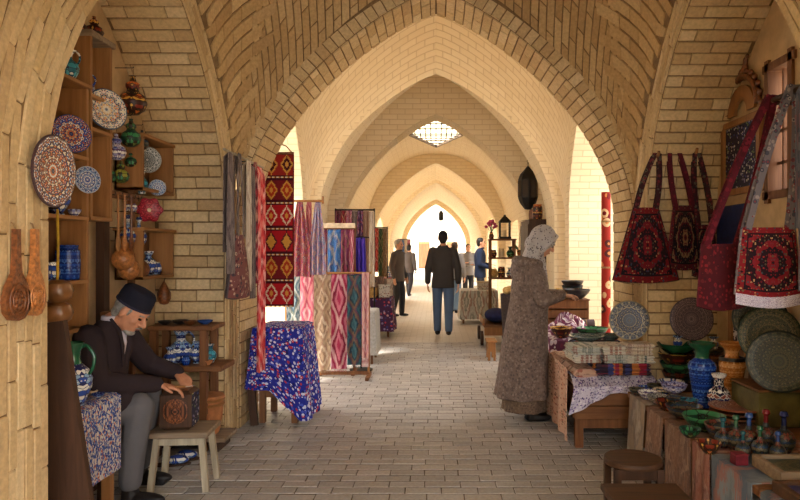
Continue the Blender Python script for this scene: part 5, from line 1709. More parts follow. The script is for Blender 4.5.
plate('large aubergine plate hung on the brick wall behind the nested bowls', .163, PL_AUB, (XZ(690, 5.0), 4.985, CAMH - 69 * 4.985 / FPX), (-.05, -1, .08), depth=.08)

# ------------------------------------------------------------------ right: second table by the woman
table('market_table', 'market table with baskets and bowls beside the woman', 1.08, 1.66, 6.19, 7.65, .60, WOOD_MX, WOOD_M, .03, .05)
drape_table('tablecloth', 'plum flowered tablecloth on the table beside the woman', 'tablecloth', K_HEAP, 1.07, 1.67, 6.18, 7.66, .602, lambda x, d: .08, .02, 8, .03)
mb = MB()
def heap(u, v):
    a = u * 2 * PI; r = (1 - v)
    hgt = .16 * math.cos(r * PI / 2) ** .7 * (1 + .22 * math.sin(3 * a + 2 * r) + .15 * math.sin(7 * a + 9 * r)) if v > 0 else 0
    return (.22 * r * math.cos(a) * (1 + .08 * math.sin(5 * a)), .30 * r * math.sin(a) * (1 + .08 * math.sin(4 * a)), hgt + .004)
tag(mb.sheet(heap, 40, 14, .006, uv=lambda u, v: (u, v)).build('cloth_heap', K_HEAP, loc=(1.32, 6.62, .612)), 'rumpled heap of plum and white cloth beside the woman', 'cloth')
bowl('deep maroon bowl in front of the rumpled cloth', .11, .10, V_BRN, (1.20, 6.32, .612))
bowl('green-brown bowl behind the standing blue plate', .15, .09, V_GRN, (1.50, 6.34, .612))
t = thing('rolled_textile', 'grey rolled textile lying across the table by the dark bowls', 'textile', (1.49, 6.44 + .5, .612))
MB().tube([(-.17, 0, .055), (0, 0, .055), (.17, 0, .055)], .055, 18).build('roll', I_GREY, t)
for sx in (-1, 1):
    MB().tube([(sx * .08, 0, .055), (sx * .088, 0, .055)], .0575, 18).build('tie', ROPE, t)
t = thing('crate', 'low slatted crate raising the dark bowls behind the roll', 'crate', (1.42, 7.28, .612))
for z in (.05, .15, .25):
    for sy in (-1, 1):
        MB().box((0, sy * .19, z), (.44, .018, .085), bev=.003).build('slat', WOOD_M, t, smooth=False)
for sx in (-1, 1):
    MB().box((sx * .215, 0, .15), (.02, .36, .29), bev=.003).build('side', WOOD_M, t, smooth=False)
MB().box((0, 0, .302), (.46, .42, .016), bev=.003).build('lid', WOOD_MX, t, smooth=False)
zc = .612 + .312
bowl('wide dark grey bowl on the low slatted crate', .15, .10, DARKGLAZE, (1.52, 7.14, zc))
bowl('dark brown bowl at the wall side of the slatted crate', .12, .13, V_DRK, (1.53, 7.40, zc))
bowl('small dark bowl nested in the dark brown one', .125, .09, DARKGLAZE, (1.53, 7.40, zc + .09))
t = thing('straw_basket', 'flat straw basket of bread rounds by the woman\'s hands', 'basket', (1.33, 7.17, zc))
MB().lathe([(0, 0), (.08, 0), (.10, .03), (.115, .07), (.105, .072), (.09, .03), (0, .018)], 30).build('tray', STRAW, t)
for k in range(7):
    a = k * 2 * PI / 6
    MB().ball((.06 * math.cos(a) if k < 6 else 0, .06 * math.sin(a) if k < 6 else 0, .075 + (.02 if k == 6 else 0)), (.035, .035, .022)).build('bread_round', STRAW, t)
t = thing('rolled_rug', 'tall rolled red rug standing in the sunlit side opening', 'rug', (XZ(606, 7.2), 7.2, 0))
def spiral(k): return .048
MB().tube([(0, 0, 0), (0, 0, 1.0), (0, 0, 2.08)], .05, 20).build('roll', KILIM2, t)
for z in (.6, 1.25, 1.75):
    MB().tube([(0, 0, z), (0, 0, z + .02)], .0525, 20).build('tie', ROPE, t)
ob = [o for o in bpy.data.objects if o.name.startswith('roll') and o.parent == t][0]
RUGROLL = motif('rug_roll_red', C(150, 44, 36), [C(200, 130, 80), C(110, 26, 30), C(210, 180, 140), C(80, 40, 40)], 9, coord='Object')
ob.data.materials[0] = RUGROLL

# ------------------------------------------------------------------ right: bags and wall pieces
for px, py, dd, lab in ((655, 158, 5.0, 'pale wooden peg of the large carpet bag'), (668, 140, 5.0, 'wooden peg of the dark wine bag'), (692, 155, 5.0, 'wooden peg of the small dark bag')):
    tassel_bag_hook(lab, at(px, py, dd) if px > 660 else Vector((1.655, 5.0, at(px, py, dd).z)))
bag('large red and black carpet bag hanging in front of two darker bags', RUG_A, STRAP_D, (1.655, 4.945, at(655, 157, 5.0).z + .012), .40, .18, .50, .54, 0.05, -.0, .07, None, None, -.085)
bag('dark wine carpet bag hanging behind the large one', RUG_B, STRAP_R, at(668, 139, 5.0) + Vector((0, -.055, .012)), .52, .15, .26, .46, 0, .0, .05, None, None, .10)
bag('small dark bag with long woven straps nearest the wall corner', RUG_B, STRAP_D, at(693, 154, 5.0) + Vector((0, -.055, .012)), .55, .12, .19, .38, 0, .0, .05, None, None, .07)
t = thing('wall_pole', 'dark pole across the niche carrying the medallion bag', 'pole', (1.79, 3.9, 2.245))
MB().tube([(0, -1.145, 0), (0, -.7, 0), (0, -.30, 0)], .014, 10).build('pole', WOOD_D, t)
MB().tube([(0, -.33, 0), (.35, -.33, .0)], .012, 8).build('bracket', WOOD_D, t)
bag('wine-red shoulder bag with wide velvet straps beside the medallion bag', motif('bag_wine_face', C(72, 18, 28), [C(120, 30, 40), C(60, 20, 30), C(96, 30, 36)], 14), STRAP_R, (1.79, 3.52, 2.262), .78, .20, .25, .33, .0, .0, .07, plain('red_lining', C(150, 30, 40), .8), None, -.27)
bag('crimson carpet bag with a round medallion hanging from the dark pole', RUG_C, STRAP_G, (1.79, 3.30, 2.262), .70, .26, .33, .33, 0.0, .0, .09, None, None, -.13, K_LILAC)
hanging('scarf', 'grey-blue woven scarf hanging from the dark pole beside the medallion bag', 'scarf', ikat('ikat_blue_grey', [C(96, 100, 116), C(130, 130, 140), C(70, 76, 96), C(140, 100, 104)], 1, 5, .2), 1.785, 3.19, 2.255, .075, 1.0, 1.2, .008, .7)

def framed(name, label, d0, d1, z0, z1, mat, fm=WOOD_L, x=2.145, bw_=.045):
    t = thing(name, label, 'panel', (x, (d0 + d1) / 2, z0))
    W, H = d1 - d0, z1 - z0
    MB().box((-.012, 0, H / 2), (.02, W - .02, H - .02)).build('panel', mat, t, smooth=False)
    for s in (-1, 1):
        MB().box((-.02, s * (W / 2 - bw_ / 2), H / 2), (.04, bw_, H), bev=.005).build('frame_bar', fm, t, smooth=False)
        MB().box((-.02, 0, H / 2 + s * (H / 2 - bw_ / 2)), (.04, W - 2 * bw_, bw_), bev=.005).build('frame_bar', fm, t, smooth=False)
    return t
framed('framed_mosaic', 'wood-framed mosaic panel of small blue and white tiles', 4.30, 4.88, 1.84, 2.37, MOSAIC)
framed('framed_lattice', 'lower wood-framed dark panel with pale lattice pattern', 4.20, 4.76, .72, 1.16, motif('lattice_print', C(44, 34, 40), [C(206, 196, 186), C(190, 170, 160)], 26, dens=.36, coord='Object', line=C(196, 186, 176)))
tag(MB().box((2.12, 4.72, 1.60), (.03, .46, .34), bev=.005).build('blue_board', plain('blue_paint', C(36, 44, 90), .6), smooth=False), 'plain dark blue board under the mosaic panel', 'board')
t = thing('carved_crest', 'dark carved arch crest with an oval finial above the mosaic panel', 'carving', (2.12, 4.58, 2.40))
arc = lambda r, h: [(0, r * math.cos(a), .02 + h * math.sin(a)) for a in np.linspace(0, PI, 22)]
MB().tube(arc(.235, .23), .026, 8).build('arch', CARVED, t)
MB().prism([(.20 * math.cos(a), .19 * math.sin(a)) for a in np.linspace(0, PI, 20)] + [(-.09, 0)] + [(.09 * math.cos(a), .09 * math.sin(a)) for a in np.linspace(PI, 0, 12)], .02, Matrix(((0, 0, 1), (1, 0, 0), (0, 1, 0))), (.0, 0, .0)).build('board', WOOD_L, t)
MB().tube([(0, .062 * math.cos(a), .37 + .095 * math.sin(a)) for a in np.linspace(0, 2 * PI, 26)], .017, 8, False).build('oval', CARVED, t)
for k in range(13):
    a = PI * k / 12
    MB().ball((0, .268 * math.cos(a), .02 + .262 * math.sin(a)), (.018, .022, .022), 8, 6).build('leaf', CARVED, t)
for k in range(10):
    a = 2 * PI * k / 10
    MB().ball((0, .084 * math.cos(a), .37 + .118 * math.sin(a)), (.014, .016, .018), 8, 6).build('leaf', CARVED, t)
MB().ball((0, 0, .50), (.016, .02, .035), 8, 6).build('finial', CARVED, t)


# ------------------------------------------------------------------ right: far stalls
table('market_table', 'far market table under a striped grey cloth past the woman', .50, 1.20, 12.95, 13.75, .65, WOOD_M, WOOD_M, .03, .04)
drape_table('tablecloth', 'grey striped tablecloth on the far table past the woman', 'tablecloth', K_STRIPE, .49, 1.21, 12.94, 13.76, .652, lambda x, d: .09, .02, 8, .03)
t = thing('gift_box', 'white and grey box on the grey striped tablecloth', 'box', (.95, 13.2, .664))
MB().box((0, 0, .07), (.24, .2, .14), bev=.006).build('body', K_WHITE, t, smooth=False)
MB().box((0, 0, .15), (.25, .21, .025), bev=.006).build('lid', IVOGLAZE, t, smooth=False)
t = thing('display_shelf', 'tall open wooden shelf with a lantern on top', 'shelf', (1.22, 12.2, 0))
for z in (.93, 1.30, 1.64):
    MB().box((0, 0, z), (.50, .34, .03), bev=.004).build('shelf_board', WOOD_MX, t, smooth=False)
for sx in (-1, 1):
    for sy in (-1, 1):
        MB().box((sx * .22, sy * .14, .82), (.035, .035, 1.64)).build('post', WOOD_M, t, smooth=False)
t = thing('lantern', 'glass and iron lantern standing on the open shelf', 'lantern', (1.27, 12.2, 1.655))
MB().box((0, 0, .02), (.22, .22, .04), bev=.005).build('base', IRON, t, smooth=False)
for sx in (-1, 1):
    for sy in (-1, 1):
        MB().box((sx * .09, sy * .09, .17), (.02, .02, .28)).build('post', IRON, t, smooth=False)
MB().lathe([(.15, .30), (.155, .32), (.06, .40), (.03, .42), (.03, .44), (0, .45)], 4, rot=Euler((0, 0, PI / 4))).build('roof', IRON, t, smooth=False)
MB().lathe([(0, .04), (.035, .04), (.035, .16), (0, .16)], 14).build('candle', IVOGLAZE, t)
for k, (xx, z, h, m, kd, lab) in enumerate(((1.06, .945, .16, STRAW, 'pot', 'straw pot on the lowest board of the open shelf'), (1.2, .945, .2, V_BRN, 'jar', 'brown jar on the lowest board of the open shelf'), (1.35, .945, .18, V_MIX, 'jug', 'mixed-colour jug on the lowest board of the open shelf'),
                                       (1.05, 1.315, .14, V_BRN, 'pot', 'brown pot on the middle board of the open shelf'), (1.2, 1.315, .16, IVOGLAZE, 'jar', 'ivory jar on the middle board of the open shelf'), (1.36, 1.315, .2, V_GRN, 'jug', 'green jug on the middle board of the open shelf'))):
    vessel('jar', lab, 'jar', kd, h, m, (xx, 12.1, z))
t = thing('flower_vase', 'pink flowers in a small vase on the open shelf', 'flowers', (1.02, 12.16, 1.655))
MB().lathe([(0, 0), (.04, 0), (.05, .05), (.03, .1), (.035, .12), (0, .11)], 16).build('vase', V_BRN, t)
PETAL = plain('pink_petals', C(206, 90, 130), .7, 30, .2); LEAF = plain('green_leaves', C(60, 96, 50), .7, 30, .2)
for k in range(11):
    a = k * 2.4; r = .02 + .009 * k
    p = Vector((r * math.cos(a), r * math.sin(a), .2 + .012 * (11 - k)))
    MB().tube([(0, 0, .1), p * .6 + Vector((0, 0, .06)), p], .004, 5).build('stem', LEAF, t)
    MB().ball(p, (.035, .035, .028), 8, 6).build('bloom', PETAL, t)
t = thing('hanging_plant', 'green trailing plant hanging at the end of the open shelf', 'plant', (1.53, 11.9, 1.35))
MB().lathe([(0, 0), (.06, 0), (.08, .1), (.07, .1), (0, .08)], 14).build('pot', TERRA, t)
for k in range(3):
    a = k * 2 * PI / 3
    MB().tube([(.075 * math.cos(a), .075 * math.sin(a), .1), (0, 0, .62)], .003, 5).build('cord', ROPE, t)
MB().tube([(0, 0, .62), (.1, 0, .64), (.21, 0, .64)], .004, 5).build('hook', IRON, t)
for k in range(16):
    a = k * 2.4
    p0 = Vector((.05 * math.cos(a), .05 * math.sin(a), .1)); p1 = p0 + Vector((.07 * math.cos(a), .07 * math.sin(a), .12 - .02 * (k % 9)))
    x = (p1 - p0).normalized(); y = Vector((0, 0, 1)).cross(x).normalized()
    MB().prism([(0, 0), (.05, .025), (.11, .01), (.14, 0), (.11, -.01), (.05, -.025)], .003, Matrix((x, y, x.cross(y))).transposed(), p0).build('leaf', LEAF, t)
# cart with bundles
t = thing('handcart', 'small wooden handcart with a wheel behind the woman', 'cart', (.90, 10.4, 0))
MB().box((.05, 0, .30), (.46, .9, .04), bev=.005).build('deck', WOOD_MX, t, smooth=False)
for sx in (-1, 1):
    for sy in (-1, 1):
        MB().tube([(sx * .2 - .02, sy * .35, .11), (sx * .2 + .02, sy * .35, .11)], .11, 20).build('wheel', WOOD_D, t)
    MB().box((sx * .23 + .05, 0, .36), (.02, .9, .10), bev=.004).build('side_board', WOOD_L, t, smooth=False)
MB().box((.05, -.44, .22), (.44, .03, .12), bev=.004).build('front_board', WOOD_L, t, smooth=False)
NAVYC = plain('navy_cloth', C(34, 40, 84), .85, 14, .3)
tag(MB().ball((0, 0, .11), (.19, .36, .11), 24, 14).build('bundle', NAVYC, loc=(.95, 10.35, .32)), 'navy blue cloth bundle lying in the handcart', 'bundle')
t = thing('tall_basket', 'dark woven basket heaped with pale goods behind the woman', 'basket', (1.12, 9.35, 0))
MB().lathe([(0, 0), (.16, 0), (.17, .05), (.19, .5), (.21, .83), (.195, .83), (.18, .5), (0, .4)], 26).build('basket', plain('dark_wicker', C(70, 58, 56), .8, 60, .4, bump=.6), t)
for k in range(16):
    a = k * 2.4; r = .17 * math.sqrt(k / 16)
    MB().ball((r * math.cos(a), r * math.sin(a), .86 + .05 * (1 - k / 16)), (.055, .045, .045), 10, 7).build('bread_round', STRAW, t)
t = table('low_crate', 'small pale wooden crate on the floor just behind the woman', .66, .80, 8.6, 8.95, .26, WOOD_L, WOOD_L, .02, .03, .12, cat='crate')
t = thing('hanging_lantern', 'large dark iron lantern hanging on a chain past the second arch', 'lantern', (1.40, 10.05, 2.06))
MB().lathe([(0, 0), (.05, .01), (.12, .10), (.15, .18), (.15, .46), (.12, .54), (.05, .62), (.02, .66), (0, .67)], 8).build('body', IRON, t, smooth=False)
for k in range(8):
    a = (k + .5) * PI / 4
    MB().box((.142 * math.cos(a), .142 * math.sin(a), .32), (.008, .085, .24), Euler((0, 0, a))).build('pane', plain('smoked_glass', C(60, 50, 44), .15, 5, .1) if k == 0 else bpy.data.materials['smoked_glass'], t, smooth=False)
for k in range(6):
    MB().tube([(.012 * math.cos(a), 0, .69 + .05 * k + .025 * math.sin(a)) for a in np.linspace(0, 2 * PI, 9)], .004, 5, False).build('chain_link', IRON, t)
t = thing('cabinet', 'tall dark wooden cabinet against the wall past the second arch', 'cabinet', (1.55, 10.08, 0))
MB().box((0, 0, .95), (.38, .9, 1.9), bev=.006).build('body', WOOD_D, t, smooth=False)
for sy in (-1, 1):
    dr_ = MB().box((-.195, sy * .22, .98), (.02, .42, 1.7), bev=.005).build('door', WOOD_D, t, smooth=False)
    MB().ball((-.215, sy * .04, .95), .014, 8, 6).build('knob', IRON, dr_)
for k, (yy, h, m, lab) in enumerate(((9.75, .22, V_BRN, 'brown jar on top of the dark cabinet'), (10.25, .18, CARVED, 'carved jar on top of the dark cabinet'))):
    vessel('jar', lab, 'jar', 'jar', h, m, (1.5, yy, 1.902))
t = thing('hanging_lantern', 'small lantern hanging in the last arch of the passage', 'lantern', (XZ(441, 34.2), 34.2, 2.75))
MB().lathe([(0, .2), (.10, .22), (.14, .28), (.14, .58), (.09, .68), (.03, .75), (0, .76)], 6).build('body', IRON, t, smooth=False)
MB().tube([(0, 0, .74), (0, 0, 1.03)], .02, 6).build('rod', IRON, t)

# ------------------------------------------------------------------ people
SKIN = plain('skin', C(206, 152, 122), .5, 12, .06, .4)
SKIN_O = plain('skin_weathered', C(196, 136, 104), .55, 20, .1, .4)
EYE = plain('eye_dark', C(30, 22, 20), .2, 5, 0)
LIP = plain('lips', C(164, 96, 84), .5, 5, .05)
H_BLK = plain('hair_black', C(36, 30, 28), .6, 60, .3, bump=.4)
H_GRY = plain('hair_grey', C(150, 146, 140), .7, 60, .25, bump=.4)
H_BRN = plain('hair_brown', C(66, 48, 38), .6, 60, .3, bump=.4)
SHOE = plain('shoe_black', C(34, 30, 30), .5, 20, .2)


def cloth_mat(name, c, sc=90):
    b = NB(name, .9, .15)
    v = b.coord('Object')
    n1 = b.noise(v, 7, 4); n2 = b.noise(v, sc, 2)
    dk = tuple(x * .6 for x in c[:3]) + (1,)
    b.bump(b.math('ADD', n1, b.math('MULTIPLY', n2, .4)), .25, .01)
    return b.base(b.mix(b.math('MULTIPLY', n1, .7), c, dk))


def loft(mb, rings, seg=28, wave=None):
    """stacked ellipses (cx, cy, z, rx, ry), closed at both ends"""
    vs_, fs = [], []
    for k, (cx, cy, z, rx, ry) in enumerate(rings):
        for i in range(seg):
            a = 2 * PI * i / seg
            m = wave(a, k / (len(rings) - 1)) if wave else 1
            vs_.append((cx + rx * m * math.cos(a), cy + ry * m * math.sin(a), z))
    n = len(rings)
    for k in range(n - 1):
        for i in range(seg):
            j = (i + 1) % seg
            fs.append((k * seg + i, k * seg + j, (k + 1) * seg + j, (k + 1) * seg + i))
    fs.append(tuple(range(seg - 1, -1, -1))); fs.append(tuple((n - 1) * seg + i for i in range(seg)))
    mb.add(vs_, fs)


def hand(mb, W, D, N, side, k=1.0, curl=0.45):
    """palm, four fingers of unequal length with knuckle bends, thumb from the side of the palm"""
    W, D, N = Vector(W), Vector(D).normalized(), Vector(N).normalized()
    S = D.cross(N).normalized() * side
    N = S.cross(D).normalized() * side
    for i, (o, L) in enumerate(((.030, .93), (.010, 1.05), (-.011, 1.0), (-.030, .78))):
        K = W + (D * .088 + S * o) * k
        mb.cap(W + (D * .012 + S * o * .55) * k, K, .0155 * k, .0118 * k, 8)
        p, ang = K, curl * .5
        for ln, r0, r1 in ((.042, .0105, .0092), (.027, .0092, .0084), (.022, .0084, .0068)):
            dr = D * math.cos(ang) - N * math.sin(ang) + S * o * 1.2
            q = p + dr.normalized() * ln * L * k
            mb.cap(p, q, r0 * k, r1 * k, 8)
            p = q; ang += curl
    b = W + (D * .030 + S * .026) * k
    mb.cap(W + (D * .010 + S * .012) * k, b, .016 * k, .014 * k, 8)
    m = b + (D * .030 + S * .026 - N * .012) * k
    mb.cap(b, m, .0135 * k, .011 * k, 8)
    mb.cap(m, m + (D * .028 + S * .006 - N * .010) * k, .011 * k, .008 * k, 8)


def head_shapes(mb, c, F, U, k=1.0, nose=1.0):
    """skull, jaw, nose, brow, ears; F forward, U up"""
    c, F, U = Vector(c), Vector(F).normalized(), Vector(U)
    L = U.cross(F).normalized(); U = F.cross(L).normalized()
    R = Matrix((F, L, U)).transposed()
    P = lambda x, y, z: c + R @ Vector((x * k, y * k, z * k))
    E = lambda p, r: mb.ball(P(*p), tuple(x * k for x in r), 18, 12, R)
    E((-.008, 0, .018), (.098, .076, .100))
    E((.022, 0, -.040), (.068, .060, .078))
    E((.048, 0, -.088), (.034, .036, .026))            # chin
    E((.074, 0, .028), (.018, .050, .012))             # brow
    mb.cap(P(.084, 0, .022), P(.108 * nose, 0, -.022), .009 * k, .014 * k, 8)
    E((.094, .011, -.026), (.011, .009, .008)); E((.094, -.011, -.026), (.011, .009, .008))
    E((.080, 0, -.056), (.015, .024, .011))            # mouth mound
    for s in (-1, 1):
        E((-.004, s * .078, -.008), (.017, .009, .031))
        E((.060, s * .036, -.022), (.024, .022, .024))  # cheek
    return P, R


def face_parts(P, R, t, k=1.0, brow=None):
    for s in (-1, 1):
        MB().ball(P(.084, s * .031, .006), (.010 * k, .013 * k, .007 * k), 10, 7, R).build('eye', EYE, t)
        if brow:
            MB().tube([P(.088, s * .014, .026), P(.090, s * .030, .031), P(.080, s * .047, .027)], .0045 * k, 6).build('eyebrow', brow, t)
    MB().ball(P(.093, 0, -.058), (.006 * k, .022 * k, .006 * k), 10, 7, R).build('lips', LIP, t)


def standing(label, x, d, H, rotz, jacket, trousers, hair, stride=0.0, arms='down', near=False, lean=0.0, bald=False, skin=SKIN, long=.0):
    t = thing('person', label, 'person', (x, d, 0), rotz)
    k = H / 1.75
    V = lambda a, b, c: Vector((a * k, b * k, c * k))
    vox = .010 if near else .014
    # arms
    A = {}
    for s in (-1, 1):
        sh_ = V(.0, s * .185, 1.405)
        if arms == 'down':
            sw = s * stride * .35
            A[s] = (sh_, V(-.03 + sw * .5, s * .245, 1.13), V(.06 + sw, s * .255, .89), V(.15 + sw, 0, -1))
        elif arms == 'front':
            A[s] = (sh_, V(-.01, s * .225, 1.12), V(.21, s * .12, 1.08 + .03 * s), V(1, -s * .35, .05))
        elif arms == 'folded':
            A[s] = (sh_, V(.03, s * .25, 1.13), V(.19, -s * .02, 1.15 + .03 * s), V(.2, -s, .1))
    body = MB()
    body.cap(V(0, 0, 1.0), V(0, 0, 1.36), .10 * k, .11 * k)
    body.cap(V(-.005, 0, 1.36), V(.018 + lean, 0, 1.56), .060 * k, .053 * k)
    for s in (-1, 1):
        a, b, c, dr = A[s]
        body.chain([V(0, 0, 1.36), a, b, c], [.07 * k, .045 * k, .038 * k, .028 * k], 8)
        hand(body, c, dr, V(0, s, .2) if arms == 'down' else V(0, 0, 1), -1 if (arms == 'down') == (s > 0) else 1, k, .35)
        body.chain([V(0, 0, 1.0), V(0, s * .09, .9), V(.035 + s * stride * .45, s * .095, .5)], [.09 * k, .06 * k, .045 * k], 8)
    P, R = head_shapes(body, V(.025 + lean, 0, 1.628), (1, 0, -lean * 4), (lean * 4, 0, 1), k)
    remesh(body, 'body', skin, t, .0065 if near else .0085, 3)
    face_parts(P, R, t, k, hair)
    hm = MB()
    hm.ball(P(-.020, 0, .034), (.098 * k, .083 * k, .096 * k), 20, 14, R)
    hm.ball(P(-.050, 0, -.010), (.060 * k, .074 * k, .085 * k), 18, 12, R)
    remesh(hm, 'hair', hair, t, .009, 2)
    tr = MB()
    tr.ball(V(0, 0, .94), (.118 * k, .165 * k, .12 * k))
    sh = []
    for s in (-1, 1):
        o = s * stride
        kn = V(.035 + o * .45, s * .095, .50); an = V(o - (.04 if o < 0 else 0), s * .09, .10 + (.035 if o < -.1 else 0))
        tr.chain([V(0, s * .09, .90), kn, an], [.098 * k, .078 * k, .064 * k])
        sh.append((an, o))
    remesh(tr, 'trousers', trousers, t, vox, 4)
    for an, o in sh:
        z0 = an.z - .10 * k
        pm = MB()
        pm.ball((an.x + .055 * k, an.y, z0 + .038 * k), (.125 * k, .046 * k, .036 * k), 16, 8)
        pm.ball((an.x - .01 * k, an.y, z0 + .055 * k), (.055 * k, .044 * k, .052 * k), 14, 8)
        remesh(pm, 'shoe', SHOE, t, .009, 2)
    jk = MB()
    loft(jk, [(0, 0, z * k, rx * k, ry * k) for z, rx, ry in ((.80 - long, .138, .192), (.86, .140, .190), (.97, .136, .180), (1.10, .128, .172), (1.22, .138, .186), (1.33, .138, .198), (1.40, .120, .185), (1.45, .095, .135), (1.49, .068, .080))])
    for s in (-1, 1):
        a, b, c, dr = A[s]
        jk.chain([a + V(0, -s * .02, 0), b, c - (c - b).normalized() * .015], [.080 * k, .062 * k, .050 * k])
    remesh(jk, 'jacket', jacket, t, vox, 5)
    MB().tube([V(.02 + .072 * math.cos(a), .075 * math.sin(a), 1.492 + .012 * math.cos(a)) for a in np.linspace(0, 2 * PI, 20)], .016 * k, 8, False).build('collar', jacket, t)
    return t

J_BLK = cloth_mat('jacket_black', C(70, 66, 64)); J_GRY = cloth_mat('jacket_grey_brown', C(92, 84, 80)); J_NAVY = cloth_mat('jacket_navy', C(36, 44, 66))
J_LGT = cloth_mat('shirt_grey', C(140, 136, 136)); JEANS = cloth_mat('jeans_blue', C(92, 112, 142)); T_DRK = cloth_mat('trousers_dark', C(56, 54, 58)); JEANS_L = cloth_mat('jeans_light', C(110, 136, 164))
standing('person in a black jacket and blue jeans walking away down the middle', XZ(443, 11.1), 11.1, 1.775, PI / 2, J_BLK, JEANS, H_BLK, .16, 'down', True)
standing('grey-haired person in a grey-brown jacket looking across the aisle', XZ(398, 14.4), 14.4, 1.68, -.45, J_GRY, T_DRK, H_GRY, .05, 'down')
standing('person in a grey jacket walking far off behind the grey-haired one', XZ(409, 20.5), 20.5, 1.62, 1.1, J_GRY, T_DRK, H_BLK, .14, 'down')
standing('person in light jeans half hidden by the black jacket', XZ(454.5, 15.3), 15.3, 1.64, 1.2, J_LGT, JEANS_L, H_BRN, .08, 'down')
standing('person in a grey shirt holding something with folded arms', XZ(468, 18.6), 18.6, 1.62, -1.4, J_LGT, T_DRK, H_BRN, .0, 'folded')
standing('person in a navy jacket facing the open shelf', XZ(480, 15.6), 15.6, 1.74, -.1, J_NAVY, T_DRK, H_BLK, .03, 'front')

# ---- the woman in the long coat
t = thing('person', 'person in a long grey patterned coat and dotted headscarf at the textile bench', 'person', (.80, 5.66, 0))
COAT = motif('coat_paisley', C(122, 106, 98), [C(98, 86, 80), C(146, 130, 120), C(110, 94, 88), C(134, 118, 110)], 48, coord='Object', dens=.5)
SKIRT = motif('skirt_brown', C(112, 94, 80), [C(90, 74, 64), C(130, 112, 96)], 60, coord='Object')
SCARF = motif('headscarf_dots', C(186, 180, 178), [C(70, 66, 80), C(120, 112, 116), C(90, 80, 80)], 55, coord='Object', dens=.30)
body = MB()
hc = Vector((.125, 0, 1.515)); F = Vector((.84, 0, -.54)); U = Vector((.54, 0, .84))
body.cap((.0, 0, 1.0), (.0, 0, 1.25), .10, .11)
body.cap((.01, 0, 1.25), (.085, 0, 1.44), .06, .05)
P, R = head_shapes(body, hc, F, U, .97)
AR = {-1: [Vector((.01, -.165, 1.265)), Vector((.085, -.225, 1.035)), Vector((.255, -.16, 1.075))], 1: [Vector((.03, .165, 1.265)), Vector((.10, .22, 1.04)), Vector((.27, .10, 1.06))]}
for s in (-1, 1):
    body.chain([(0, 0, 1.22)] + AR[s], [.07, .04, .034, .026], 8)
    hand(body, AR[s][2], (.86, -s * .38, -.05), (.05, 0, 1), -s, .92, .42)
    body.chain([(0, 0, 1.0), (0, s * .085, .85), (.01, s * .085, .45), (0, s * .085, .1)], [.1, .075, .05, .035], 8)
remesh(body, 'body', SKIN, t, .0065, 3)
face_parts(P, R, t, .97, H_BRN)
cm = MB()
loft(cm, [(-.065, 0, .20, .235, .25), (-.055, 0, .34, .222, .236), (-.04, 0, .60, .200, .212), (-.02, 0, .85, .178, .190), (0, 0, 1.02, .165, .180), (.005, 0, 1.15, .160, .182), (.0, 0, 1.25, .142, .180), (.0, 0, 1.32, .11, .15), (.02, 0, 1.38, .075, .09)], 56,
     lambda a, f: 1 + .055 * max(0, 1 - f * 2.2) * math.sin(7 * a + .8) + .02 * max(0, 1 - f * 2) * math.sin(13 * a))
for s in (-1, 1):
    cm.chain([AR[s][0] + Vector((0, -s * .02, 0)), AR[s][1], AR[s][2] - Vector((.02, 0, 0))], [.082, .066, .052])
remesh(cm, 'coat', COAT, t, .0095, 3)
hd = MB()
for a in np.linspace(.35 * PI, 1.65 * PI, 9):
    hd.ball((.0 + .095 * math.cos(a), .125 * math.sin(a), 1.335 - .02 * math.cos(a)), (.062, .062, .05), 12, 8)
hd.ball((-.105, 0, 1.27), (.06, .10, .10), 14, 10)
remesh(hd, 'hood', COAT, t, .010, 6)
sm = MB()
Pp = lambda x, y, z: hc + R @ Vector((x, y, z))
sm.ball(Pp(-.028, 0, .024), (.116, .100, .122), 20, 14, R)
sm.ball(Pp(-.055, 0, -.055), (.090, .092, .090), 18, 12, R)
for s in (-1, 1):
    sm.cap(Pp(.046, s * .066, .060), Pp(.010, s * .070, -.085), .024, .028)
sm.cap(Pp(.010, .066, -.09), Pp(.026, 0, -.128), .026, .026); sm.cap(Pp(.010, -.066, -.09), Pp(.026, 0, -.128), .026, .026)
sm.cap(Pp(.050, -.05, .088), Pp(.062, 0, .100), .022, .022); sm.cap(Pp(.050, .05, .088), Pp(.062, 0, .100), .022, .022)
sm.cap(Pp(-.03, 0, -.09), (.02, 0, 1.33), .085, .105)
sm.cap((.09, 0, 1.36), (.125, -.01, 1.20), .05, .035)
remesh(sm, 'headscarf', SCARF, t, .0075, 4)
km = MB()
loft(km, [(-.045, 0, .085, .19, .205), (-.04, 0, .15, .188, .20), (-.03, 0, .30, .17, .18), (-.02, 0, .5, .15, .15)], 56, lambda a, f: 1 + .05 * (1 - f) * math.sin(9 * a))
remesh(km, 'skirt', SKIRT, t, .010, 2)
for s in (-1, 1):
    pm = MB()
    pm.ball((.06, s * .085, .038), (.12, .046, .036), 16, 8); pm.cap((.0, s * .085, .05), (0, s * .085, .13), .05, .05)
    remesh(pm, 'boot', SHOE, t, .009, 2)

